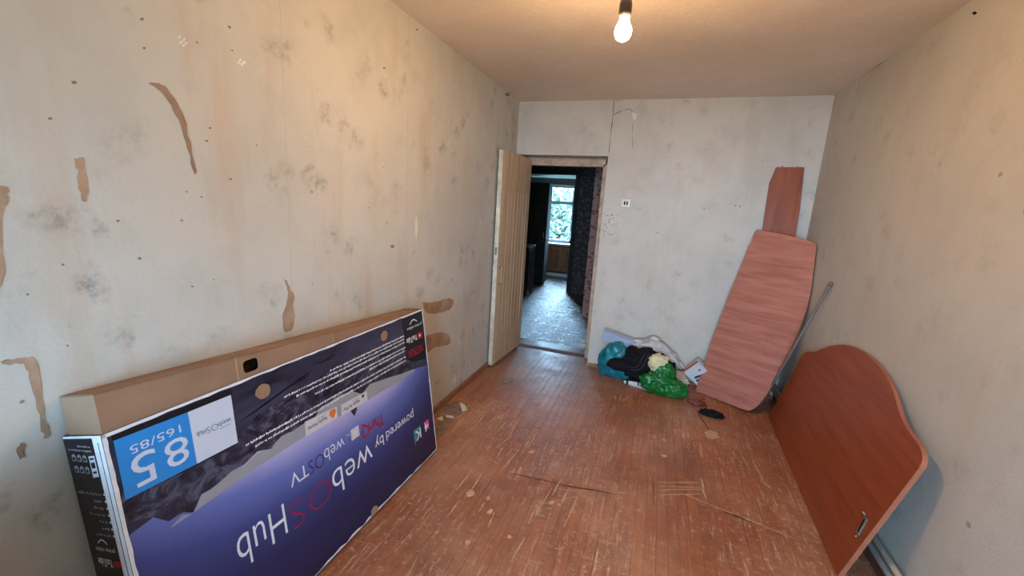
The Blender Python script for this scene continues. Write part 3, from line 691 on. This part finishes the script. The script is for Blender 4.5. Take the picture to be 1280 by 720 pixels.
# hand holes punched in the sleeve, showing brown board
for cx, cv in ((.457, .838), (1.165, .846)):
    flat('hand_hole', [(0, cx+math.cos(k*.524)*.030*random.uniform(.85, 1.1), cv+math.sin(k*.524)*.027*random.uniform(.85, 1.1)) for k in range(12)], (1, 0, 0), 'cardboard', fp, .0006, .0006)
c = face(462, 652); flat('board_tear', [(0, .905, .001), (0, .96, .001), (0, .955, .03), (0, .93, .042), (0, .91, .03)], (1, 0, 0), 'card_lite', fp, .0012, .0006)

# the printed picture: grey sky band and dark ranges
def ink(name, uv, mat, lift=.0004): return flat(name, [(0, a, b) for a, b in uv], (1, 0, 0), mat, fp, lift, .0003)
g_low = [(212, 661), (235, 645), (262, 626), (291, 606), (320, 585), (355, 562), (390, 540), (422, 522), (455, 503), (490, 482), (518, 464)]
g_top = [(518, 461), (503, 466), (480, 474), (462, 480), (452, 492), (440, 489), (424, 494), (412, 503), (402, 508), (393, 522), (380, 528), (366, 538), (352, 545), (338, 560), (322, 566), (306, 582), (290, 588), (272, 604), (262, 613), (252, 618), (246, 634), (240, 642), (228, 644), (220, 652)]
ink('printed_sky', [face(*p) for p in g_low+g_top], 'print_grey', .0003)
rock = [(150, 634), (156, 600), (190, 606), (236, 588), (246, 582), (296, 556), (296, 552), (320, 520), (345, 505), (372, 486), (400, 470), (430, 455), (455, 448), (480, 445), (505, 448), (520, 455)]
random.seed(9)
low2 = [(518, 461), (503, 466), (480, 474), (462, 480), (452, 492), (440, 489), (424, 494), (412, 503), (402, 508), (393, 522), (380, 528), (366, 538), (352, 545), (338, 560), (322, 566), (306, 582), (290, 588), (272, 604), (262, 613), (252, 618), (246, 634), (240, 642), (228, 642), (210, 650), (190, 648), (165, 652)]
jag = [face(x+random.uniform(-2, 2), y+random.uniform(-2, 2)) for x, y in low2]
ink('printed_mountains', [face(*p) for p in rock]+jag, 'rock', .0006)
ink('printed_peak', [face(*p) for p in ((436, 508), (447, 500), (446, 512), (443, 520), (438, 514))], 'rock', .0006)
ink('printed_ridge', [face(*p) for p in ((298, 528), (325, 508), (350, 490), (372, 474), (388, 464), (382, 472), (362, 484), (340, 500), (318, 516))], 'black_print', .0006)
ink('printed_ridge', [face(*p) for p in ((394, 455), (405, 450), (420, 442), (412, 449), (400, 454))], 'black_print', .0006)
ink('printed_border', [(.02, BH-.012), (.02, BH-.05), (.345, BH-.05), (.345, BH-.012)], 'black_print', .0005)
ink('printed_border', [(1.335, .64), (BL-.01, .60), (BL-.01, BH-.012), (1.335, BH-.012)], 'black_print', .0005)

def write(s, u0_, u1_, v0, v1, mat, spacing=1.0, offset=0.0, parent=None, name='lettering', side=None, lift=.0018, slope=0.0):
    """upside-down lettering filling the box u0..u1 by v0..v1 of the front panel (or of the end panel)"""
    me = text_mesh(s, spacing, offset); xs = [v.co.x for v in me.vertices]; ys = [v.co.y for v in me.vertices]
    x0, x1, y0, y1 = min(xs), max(xs), min(ys), max(ys)
    for v in me.vertices:
        a = (v.co.x-x0)/(x1-x0); b = (v.co.y-y0)/(y1-y0)
        u = u1_-(u1_-u0_)*a; w = v1-(v1-v0)*b+slope*a
        v.co = Vector((lift, u, w)) if side is None else Vector((-side+u, -(side-u)*.096-lift, w))
    me.name = name
    return link(name, me, mat, parent or fp)
# sticker
ink('size_sticker', [(.019, .713), (.203, .708), (.205, .876), (.021, .882)], 'blue_ink', .0010)
ink('name_sticker', [(.203, .708), (.336, .706), (.341, .874), (.205, .876)], 'label_white', .0010)
write('165/85', .050, .178, .826, .850, 'label_white'); write('8', .126, .190, .733, .815, 'label_white'); write('5', .044, .104, .728, .820, 'label_white')
write('web', .284, .327, .786, .802, 'dark_ink', offset=-.008); write('OS', .247, .283, .784, .804, 'dark_ink', offset=-.02); write('Hub', .217, .244, .786, .803, 'dark_ink', offset=-.008)
# main title
write('Hub', .270, .462, .270, .392, 'white_ink', offset=-.008); write('OS', .484, .694, .256, .362, 'wine_ink', offset=-.022); write('web', .702, .968, .248, .365, 'white_ink', offset=-.008)
write('TV', .505, .592, .425, .478, 'white_ink'); write('OS', .596, .676, .420, .478, 'purple_ink', offset=-.02); write('web', .680, .800, .424, .482, 'white_ink', offset=-.008)
ink('divider', [(.812, .44), (.816, .44), (.816, .49), (.812, .49)], 'grey_ink', .0018); write('TM', .822, .838, .470, .480, 'white_ink')
ink('badge', [(.846, .435), (.900, .435), (.900, .487), (.846, .487)], 'badge', .0012); write('AI', .858, .890, .446, .476, 'white_ink')
write('ThinQ', .915, 1.085, .400, .478, 'red_ink', .95); write('powered', 1.085, 1.340, .305, .372, 'white_ink'); write('by', .995, 1.062, .300, .372, 'white_ink')
ink('teal_triangle', [(1.322, .238), (1.40, .236), (1.325, .150)], 'teal_ink', .0012); ink('pink_triangle', [(1.43, .232), (1.487, .232), (1.487, .165)], 'pink_ink', .0012)
write('K', 1.335, 1.395, .165, .225, 'white_ink', offset=.01); write('4', 1.435, 1.482, .170, .222, 'white_ink', offset=.01)
# badges on the grey band
ink('badge', [(.605, .585), (.782, .582), (.785, .632), (.610, .645)], 'badge', .0010); ink('badge', [(.806, .577), (.982, .573), (.985, .620), (.812, .627)], 'badge', .0010)
write('Apple Home', .620, .725, .600, .622, 'dark_ink', parent=fp, slope=0.0); ink('badge_house', [(.737, .612), (.757, .588), (.777, .612), (.772, .630), (.742, .630)], 'orange_ink', .0014)
write('Apple AirPlay', .820, .930, .588, .609, 'dark_ink'); ink('badge_mark', [(.943, .614), (.968, .614), (.955, .596)], 'dark_ink', .0014)
# small print, far too fine to read: short strokes
def small_print(u0_, u1_, v0, v1, mat, parent=None, end=False, seed=1):
    rnd = random.Random(seed); bm = bmesh.new(); u = u0_; h = v1-v0
    while u < u1_-h*.6:
        w_ = min(h*rnd.uniform(.25, .62), u1_-u); a, b = v0+h*rnd.choice((.0, .2, .2)), v1-h*rnd.choice((.0, .25, .25))
        q = [(u, a), (u+w_, a), (u+w_, b), (u, b)]
        bm.faces.new([bm.verts.new((x, x*.096-.0016, z) if end else (.0018, x, z)) for x, z in q])
        u += w_+h*(.16 if rnd.random() < .8 else .55)
    o_ = from_bm('small_print', bm, mat, parent or fp); o_['kind'] = 'stuff'; return o_
for k, (a_, b_, v_) in enumerate(((.775, 1.340, .795), (.536, 1.340, .777), (.590, 1.338, .758), (.68, 1.337, .729), (1.02, 1.335, .711), (.360, 1.332, .677), (.393, 1.326, .656))): small_print(a_, b_, v_, v_+.010, 'white_ink', seed=k)
write('NETFLIX', 1.352, 1.508, .660, .704, 'red_ink', .9, .01)
write('YouTube', 1.352, 1.460, .742, .776, 'white_ink', .9, .01); ink('play_badge', [(1.466, .742), (1.516, .742), (1.516, .778), (1.466, .778)], 'red_ink', .0012); ink('play_mark', [(1.482, .75), (1.482, .77), (1.500, .76)][::-1], 'white_ink', .0018)
write('prime video', 1.368, 1.522, .816, .838, 'white_ink')
def arc(parent, u0_, u1_, v, dip, w, side=None):
    n = 12; a = []; b = []
    for i in range(n+1):
        t = i/n; u = u0_+(u1_-u0_)*t; vv = v+dip*math.sin(math.pi*t); a.append((u, vv)); b.append((u, vv+w))
    uv = a+b[::-1]
    if side is None: return ink('smile_mark', uv, 'white_ink', .0016)
    return flat('smile_mark', [(x, x*.096, z) for x, z in uv], (0, -1, 0), 'white_ink', parent, .0012, .0004)
arc(fp, 1.40, 1.475, .846, .018, .006)
# print on the end panel (x from the front corner inwards, height)
def endtext(s, x0, x1, v0, v1, mat, **k):
    me = text_mesh(s, **k); xs = [v.co.x for v in me.vertices]; ys = [v.co.y for v in me.vertices]; a0, a1, b0, b1 = min(xs), max(xs), min(ys), max(ys)
    for v in me.vertices:
        x = x1-(x1-x0)*(v.co.x-a0)/(a1-a0); z = v1-(v1-v0)*(v.co.y-b0)/(b1-b0); v.co = Vector((x, x*.096-.0016, z))
    me.name = 'lettering'; return link('lettering', me, mat, sp)
def endflat(name, xz, mat, lift=.0010): return flat(name, [(x, x*.096, z) for x, z in xz], (0, -1, 0), mat, sp, lift, .0004)
small_print(-.132, -.045, .858, .864, 'grey_ink', sp, True, 21); small_print(-.095, -.045, .870, .876, 'grey_ink', sp, True, 22); small_print(.285, .325, .778, .782, 'grey_ink', seed=23); small_print(.670, .725, .624, .629, 'grey_ink', seed=24); small_print(.880, .930, .611, .616, 'grey_ink', seed=25)
endflat('code_plate', [(-.062, .785), (-.040, .790), (-.040, .850), (-.062, .846)], 'label_white'); 
for z0, z1 in ((.797, .803), (.812, .828), (.836, .841)): endflat('code_plate_mark', [(-.058, z0), (-.044, z0+.003), (-.044, z1+.003), (-.058, z1)], 'black_print', .0016)
for r_, z in enumerate((.795, .828)):
    for k in range(3):
        x = -.125+k*.020; endflat('handling_mark', [(x, z), (x+.014, z+.001), (x+.014, z+.017), (x+.007, z+.021), (x, z+.016)], 'grey_ink'); endflat('handling_mark', [(x+.003, z+.003), (x+.011, z+.004), (x+.011, z+.013), (x+.003, z+.012)], 'black_print', .0016)
for k, wd in enumerate((.090, .034, .040, .060, .030, .028, .055)):
    z = .735-k*.0205; endflat('bullet', [(-.040, z), (-.035, z+.001), (-.035, z+.007), (-.040, z+.006)], 'white_ink'); small_print(-.046-wd, -.046, z-.002, z+.007, 'grey_ink', sp, True, 30+k)
endtext('prime video', -.118, -.046, .560, .578, 'white_ink'); arc(sp, -.105, -.070, .584, .012, .004, True)
endtext('YouTube', -.120, -.066, .515, .540, 'white_ink', spacing=.9, offset=.01); endflat('play_badge', [(-.062, .517), (-.036, .520), (-.036, .538), (-.062, .536)], 'red_ink')
endtext('NETFLIX', -.118, -.046, .455, .480, 'red_ink', spacing=.9, offset=.01)

# ------------------------------------------------------------------ boards leaning on the right
# arched headboard
hb_b0, hb_b1 = Vector((.944, 2.03, 0)), Vector((1.005, 3.57, 0))
ydir = (hb_b1-hb_b0).normalized(); lean = Vector((.142, 0, .80)); side = Vector((0, 0, 0))
nrm = lean.cross(ydir).normalized()
if nrm.x > 0: nrm = -nrm
zdir = nrm.cross(ydir).normalized(); zdir = zdir if zdir.z > 0 else -zdir
def on_hb(x, y):
    h = hit_plane(x, y, hb_b0, nrm)-hb_b0; return (h.dot(ydir), max(h.dot(zdir), 0))
px_top = [(1004, 443), (1010, 440.5), (1018, 441), (1027, 437.5), (1040, 433.5), (1055, 432.5), (1070, 436.5), (1086, 447), (1099, 460), (1110, 477), (1117, 494), (1122, 512), (1128, 528), (1137, 543), (1147, 556), (1152, 568), (1152, 578), (1148, 587)]
top = [p[:2] for p in spline([Vector((*on_hb(*p), 0)) for p in px_top], 4)]
out = [(0.0, 0.0)]+[tuple(p) for p in top[::-1]]+[(on_hb(960, 523)[0], on_hb(960, 523)[1]*.0)]
hb = tag(empty('bed_headboard', hb_b0), 'cherry wood arched bed headboard leaning on the right wall', 'headboard')
hb.location = hb_b0+Vector((0, 0, .006)); hb.rotation_euler = Matrix((nrm, ydir, zdir)).transposed().to_euler() if nrm.cross(ydir).dot(zdir) > 0 else Matrix((-nrm, ydir, zdir)).transposed().to_euler()
sgn = 1 if nrm.cross(ydir).dot(zdir) > 0 else -1
prism('board', [(0, a, b) for a, b in out], (-sgn*.018, 0, 0), 'cherry_head', hb, .0015)
bm = bmesh.new(); nO = len(out)
cen = Vector((sum(a for a, b in out)/nO, sum(b for a, b in out)/nO))
ra = [bm.verts.new((sgn*.0006, a, b)) for a, b in out]; rb_ = [bm.verts.new((-sgn*.0186, a, b)) for a, b in out]
ring = [(Vector(p)+(Vector(p)-cen).normalized()*.0022) for p in out]
rc = [bm.verts.new((sgn*.0000, p.x, max(p.y, -.0015))) for p in ring]; rd = [bm.verts.new((-sgn*.018, p.x, max(p.y, -.0015))) for p in ring]
for i in range(nO):
    j = (i+1) % nO
    for A, B in ((ra, rc), (rc, rd), (rd, rb_), (rb_, ra)): bm.faces.new([A[i], A[j], B[j], B[i]])
from_bm('edge_band', bm, 'cherry_edge', hb)
br_ = on_hb(1078, 659)
bk = empty('bracket', (0, br_[0], br_[1])); bk.parent = hb
box('bracket_plate', (0, -.012, -.045), (sgn*.006, .012, .045), 'steel', bk, .001); box('bracket_slot', (sgn*.006, -.004, -.035), (sgn*.007, .004, .035), 'hole', bk)
tube('screw', [(sgn*.004, .010, .048), (sgn*.016, .018, .056)], .005, 'steel', bk, 8); tube('screw', [(sgn*.004, -.006, -.05), (sgn*.012, -.010, -.055)], .004, 'steel', bk, 8)
bkr = empty('rear_bracket', (0, .012, .14)); bkr.parent = hb
box('bracket_plate', (-sgn*.0186, 0, -.03), (-sgn*.05, .03, -.026), 'steel', bkr, .001); box('bracket_plate', (-sgn*.0186, 0, -.03), (-sgn*.0215, .03, .03), 'steel', bkr, .001)

# tall curved footboard standing across the corner
B_bl, B_br = Vector((.492, 3.925, 0)), Vector((.868, 3.672, 0))
B_tr = Vector((1.100, 3.800, 1.400))
e1 = (B_br-B_bl).normalized(); nb = e1.cross(B_tr-B_br).normalized(); nb = nb if nb.y < 0 else -nb
e2 = nb.cross(e1); e2 = e2 if e2.z > 0 else -e2
px_B = [(869.5, 487.5), (890, 426), (912, 368), (934, 314), (935.5, 309), (938, 306), (943, 293), (946.5, 288), (952, 288.5), (973, 292.5), (995, 297.5), (1012, 302), (1019, 305), (1021, 309), (1020.5, 325), (1018, 345), (1014, 366), (1007, 390), (998, 414), (986, 441), (972, 470), (958, 494), (950, 505), (943, 511), (936, 514), (928, 512)]
outB = []
for p in px_B:
    h = hit_plane(p[0], p[1], B_bl, nb)-B_bl; ex = h.x+B_bl.x-1.135; h = h-e1*(ex/e1.x) if ex > 0 else h; outB.append((h.dot(e1), max(h.dot(e2), 0)))
outB[0] = (outB[0][0], 0.0)
fb = tag(empty('bed_footboard', B_bl+Vector((0, 0, .004))), 'tall pinkish brown board with one curved edge propped across the far corner', 'board')
Rb = Matrix((nb, e1, nb.cross(e1))).transposed(); s2 = 1 if nb.cross(e1).z > 0 else -1
if s2 < 0: Rb = Matrix((-nb, e1, (-nb).cross(e1))).transposed()
fb.rotation_euler = Rb.to_euler()
prism('board', [(0, a, b) for a, b in outB], (-s2*.018, 0, 0), 'cherry_foot', fb, .0015)
nO = len(outB); cen = Vector((sum(a for a, b in outB)/nO, sum(b for a, b in outB)/nO)); bm = bmesh.new()
ra = [bm.verts.new((s2*.0006, a, b)) for a, b in outB]; rb_ = [bm.verts.new((-s2*.0186, a, b)) for a, b in outB]
ring = [(Vector(p)+(Vector(p)-cen).normalized()*.0016) for p in outB]
rc = [bm.verts.new((0, p.x, max(p.y, -.001))) for p in ring]; rd = [bm.verts.new((-s2*.018, p.x, max(p.y, -.001))) for p in ring]
for i in range(nO):
    j = (i+1) % nO
    for A, B in ((ra, rc), (rc, rd), (rd, rb_), (rb_, ra)): bm.faces.new([A[i], A[j], B[j], B[i]])
from_bm('edge_band', bm, 'cherry_edge', fb)

# narrow board behind it
nbd = tag(empty('narrow_board', (.94, 4.005, .0)), 'narrow reddish board with one clipped corner standing behind the curved board', 'board')
xs = lambda x, y, yy: hit(x, y, 1, yy)
tiltA = math.atan2(YB-.004-.018-4.005, 2.0); nbd.rotation_euler = (-tiltA, 0, 0)
pA = []
for x, y in [(970.5, 209), (1005.5, 209), (1000, 262), (994, 300)]:
    pl_n = Vector((0, -math.cos(tiltA), math.sin(tiltA))); h = hit_plane(x, y, Vector((.94, 4.005, 0)), pl_n)-Vector((.94, 4.005, 0)); pA.append((h.x, h.dot(Vector((0, math.sin(tiltA), math.cos(tiltA))))))
pL = []
for x, y in [(953, 290), (957, 262), (962, 229)]:
    h = hit_plane(x, y, Vector((.94, 4.005, 0)), pl_n)-Vector((.94, 4.005, 0)); pL.append((h.x, h.dot(Vector((0, math.sin(tiltA), math.cos(tiltA))))))
sl = (pA[3][0]-pA[1][0])/(pA[3][1]-pA[1][1]); botR = (pA[3][0]+.02, .003); botL = (pL[0][0]+.02, .003)
prism('board', [(a, 0, b) for a, b in [botL]+pL+pA+[botR]], (0, .016, 0), 'cherry_narrow', nbd, .0012)
for x in (-.06, .05): tube('dowel', [(x, .008, pA[0][1]-.01), (x, .008, pA[0][1]+.014)], .004, 'steel', nbd, 8)

# pole
pt, pb = onright(1041.5, 354)+Vector((-.012, 0, 0)), hit(944, 514, 2, 0)+Vector((.015, 0, .004))
ple = tag(empty('thin_pole', pb), 'thin grey metal pole leaning on the right wall behind the headboard', 'pole')
tube('rod', [Vector((0, 0, 0)), (pt-pb)*.5, pt-pb], [.009, .010, .011], 'pole', ple); d = (pt-pb); tube('tip', [d*.985, d*1.004], .0135, 'pole', ple)
# heating pipes along the right wall
for z, off in ((.148, .040), (.098, .040)):
    hp = tag(empty('heating_pipe', (XR-off, YF, z)), ('upper' if z > .12 else 'lower')+' grey painted heating pipe running along the right wall', 'pipe', 'heating pipes on the right wall')
    tube('pipe_run', [(0, .02, 0), (0, 2.5, 0), (0, 3.3, 0), (0, YB-YF-.02, 0)], .0135, 'pipe', hp, 14)
    for y in (.8, 3.3, 5.4): box('pipe_clip', (-.018, y-.008, -.018), (off, y+.008, .018), 'pipe', hp, .002)

# ------------------------------------------------------------------ hanging bulb
bp = hit(779, 39, 1, 1.70)
lb = tag(empty('hanging_bulb', bp), 'lit bare bulb in a dark socket hanging from its cord', 'lamp')
lathe('bulb', [(.002, -.034), (.012, -.032), (.022, -.025), (.029, -.012), (.030, .002), (.026, .016), (.019, .030), (.0150, .042), (.0140, .052)], 'bulb', lb)
lathe('socket', [(.0155, .046), (.0215, .047), (.0225, .058), (.0225, .085), (.0205, .098), (.014, .108), (.006, .112), (.004, .118)], 'dark_plastic', lb)
tube('cord', [(0, 0, .110), (.0015, 0, .16), (-.001, .001, .25), (0, 0, H-bp.z)], .0035, 'black_cord', lb, 8)

# ------------------------------------------------------------------ wall socket
c = onback(782.5, 254); so = tag(empty('wall_outlet', c), 'square white wall outlet beside the doorway', 'outlet')
box('plate', (-.040, -.014, -.036), (.040, 0, .036), 'white_plastic', so, .004)
for x in (-.011, .011): box('slot', (x-.0065, -.0155, -.017), (x+.0065, -.0135, .017), 'hole', so)

# ------------------------------------------------------------------ rubbish heap by the back wall
GR = None
def onwall(p, back=YB-.012):
    if p.y > back: p.y = back
    return p
o = blob('teal_plastic_bag', (-.225, 3.955, .130), (.180, .115, .185), 'teal_bag', None, 4, .22, 1.5, .17, .003, 5, onwall); tag(o, 'teal plastic bag slumped against the back wall', 'bag')
jk = tag(empty('black_jacket', (0, 0, 0)), 'crumpled black jacket with grey stripes on the rubbish heap', 'jacket')
jb = blob('jacket_body', (-.01, 3.89, .195), (.195, .12, .150), 'black_cloth', jk, 8, .25, 2.0, .22, .004, 5, onwall)
blob('sleeve', (-.195, 3.835, .165), (.125, .065, .060), 'black_cloth', jk, 12, .2, 2.5, .15, None, 3, onwall)
blob('collar', (.215, 3.915, .15), (.08, .08, .105), 'black_cloth', jk, 15, .2, 2.3, .2, .004, 3, onwall)
tube('stripe', spline([(.045, 3.80, .33), (.020, 3.765, .27), (.005, 3.757, .22), (-.03, 3.760, .175), (-.10, 3.78, .155)], 4), .006, 'stripe_tape', jk, 6)
tube('stripe', spline([(.010, 3.81, .33), (-.015, 3.770, .27), (-.03, 3.76, .225), (-.06, 3.765, .190), (-.12, 3.785, .172)], 4), .005, 'stripe_tape', jk, 6)
gb = tag(empty('flat_carton', (-.245, 4.020, .352), (math.radians(10), math.radians(13), 0)), 'pale grey flat carton resting on top of the teal bag', 'box')
box('carton_body', (-.160, -.028, -.052), (.160, .028, .052), 'grey_box', gb, .003); box('lid_seam', (-.1605, -.0285, .044), (.1605, .0285, .047), 'dark_ink', gb)
o = blob('white_sack', (.115, 4.005, .300), (.215, .075, .100), 'white_bag', None, 21, .15, 1.8, .24, None, 5, lambda p: onwall(Vector((p.x, p.y, p.z-.30*(p.x-.115)-.9*(p.x-.115)**2))))
tag(o, 'crumpled whitish plastic sack lying behind the black jacket', 'bag')
o = blob('cream_cloth', (.125, 3.785, .262), (.088, .060, .082), 'cream_cloth', None, 33, .22, 1.7, .15, None, 5); tag(o, 'crumpled cream cloth tucked between the jacket and the green bag', 'cloth')
gbag = tag(empty('green_plastic_bag', (.2, 3.75, 0)), 'bright green plastic bag knotted shut in front of the heap', 'bag')
def gsq(p): return onwall(p)
bm = bmesh.new()
for cc, ss, sd in (((.135, 3.735, .095), (.135, .100, .105), 2), ((.290, 3.725, .070), (.105, .085, .078), 6), ((.190, 3.755, .185), (.090, .065, .085), 9)):
    t = bmesh.new(); bmesh.ops.create_icosphere(t, subdivisions=5, radius=1); off = Vector((sd*2.1, sd, sd*3.3)); rem = {}
    for v in t.verts:
        d = v.co.normalized(); k = 1+.2*mnoise.noise(d*1.6+off)+.16*(abs(mnoise.noise(d*2.6+off))*2-.5)+.07*(.5-abs(mnoise.noise(Vector((d.x*6, d.y*6, d.z*3))+off))*2)+.02*mnoise.noise(d*14+off)
        p = Vector((d.x*ss[0], d.y*ss[1], d.z*ss[2]))*k+Vector(cc); p.z = max(p.z, .003); rem[v.index] = bm.verts.new(p-Vector((.2, 3.75, 0)))
    for f in t.faces: bm.faces.new([rem[v.index] for v in f.verts])
    t.free()
from_bm('bag_film', bm, 'green_bag', gbag, True)
blob('knot', (.015, -.02, .265), (.030, .025, .028), 'green_bag', gbag, 3, .3, 3, .3, None, 3)
tu = tag(empty('white_tube', (-.065, 3.80, .022), (0, math.radians(90), math.radians(8))), 'small white tube with dark bands lying before the heap', 'tube')
lathe('tube_body', [(.017, -.062), (.018, -.058), (.018, .045), (.016, .05)], 'white_paper', tu, 16); lathe('cap', [(.0185, .05), (.0185, .062), (.011, .066), (.010, .078), (.004, .080)], 'white_plastic', tu, 16)
lathe('band', [(.0188, .040), (.0192, .042), (.0192, .052), (.0188, .054)], 'hole', tu, 16); lathe('band', [(.0188, -.060), (.0192, -.058), (.0192, -.046), (.0188, -.044)], 'hole', tu, 16); lathe('base_cap', [(.012, -.082), (.014, -.08), (.014, -.066), (.016, -.062)], 'white_plastic', tu, 16)
o = prism('paper_sheet', [(-.10, 3.785, .003), (.06, 3.735, .003), (.075, 3.765, .010), (-.02, 3.79, .012)], (0, 0, .0015), 'white_paper'); tag(o, 'folded white paper sheet under the white tube', 'paper')
# white carton with printed side
ca = tag(empty('white_carton', (.478, 4.000, .165), (math.radians(12), math.radians(38), math.radians(-6))), 'white carton with red edge and blue print leaning on the back wall', 'box')
box('carton_body', (-.088, -.045, -.078), (.100, .035, .098), 'white_paper', ca, .003)
box('red_edge', (-.0895, -.0465, -.078), (-.074, -.0445, .0995), 'carton_red', ca)
prism('blue_print', [(.010, -.0455, -.03), (.028, -.0455, -.045), (.045, -.0455, .03), (.030, -.0455, .045)], (0, -.001, 0), 'carton_blue', ca); prism('blue_print', [(.04, -.0455, -.045), (.058, -.0455, -.05), (.074, -.0455, -.01), (.070, -.0455, .03), (.055, -.0455, .02)], (0, -.001, 0), 'carton_blue', ca)
box('blue_print', (-.02, -.0465, .045), (-.004, -.045, .06), 'carton_blue', ca)
sb = tag(empty('small_box', (.352, 3.930, 0), (0, 0, math.radians(14))), 'small open white box between the green bag and white carton', 'box')
box('box_body', (-.045, -.035, .002), (.045, .035, .108), 'white_paper', sb, .002); prism('flap', [(-.045, -.035, .098), (.045, -.035, .098), (.050, -.075, .085), (-.040, -.075, .09)], (0, 0, .0015), 'white_paper', sb); prism('flap', [(-.045, .035, .098), (.045, .035, .098), (.05, .055, .15), (-.04, .055, .155)], (0, -.0015, 0), 'card_lite', sb)
wp = tag(empty('torn_wrapper', (.47, 3.66, 0)), 'crumpled reddish wrapper by the foot of the curved board', 'wrapper')
blob('wrapper_film', (.0, .0, .014), (.075, .05, .018), 'clear_film', wp, 41, .3, 2.5, .4, .002, 3); tube('twist', [(-.04, -.03, .02), (.03, .02, .035), (.07, .07, .03)], .005, 'clear_film', wp, 6)
# black rag, wire and scrap on the floor
c = hit(889, 519, 2, 0); o = blob('black_rag', (c.x, c.y, .014), (.085, .055, .022), 'black_cloth', None, 51, .25, 2.2, .35, .002, 4); tag(o, 'crumpled black rag lying alone on the floor', 'rag')
w = [hit(x, y, 2, 0)+Vector((0, 0, .004)) for x, y in ((872, 515), (877, 524), (882, 531), (886, 538))]; o = tube('thin_wire', spline(w, 4), .003, 'gouge', None, 6); tag(o, 'short thin wire on the floor beside the black rag', 'wire')
o = prism('paper_scrap', [hit(x, y, 2, 0)+Vector((0, 0, .003)) for x, y in ((880, 541), (886, 538), (896, 541), (900, 548), (890, 550), (883, 547))], (0, 0, .003), 'chip', None, .001); tag(o, 'small beige paper scrap on the floor near the black rag', 'paper')
# cloth bundle at window end, unseen top raised to shade the left wall
o = blob('cloth_bundle', (-1.22, .13, .46), (.20, .22, .50), 'pale_cloth', None, 61, .12, 1.6, .08, .003, 4, lambda p: Vector((max(p.x, XL+.03), p.y, p.z))); tag(o, 'pale grey cloth bundle standing by the left wall', 'bundle')
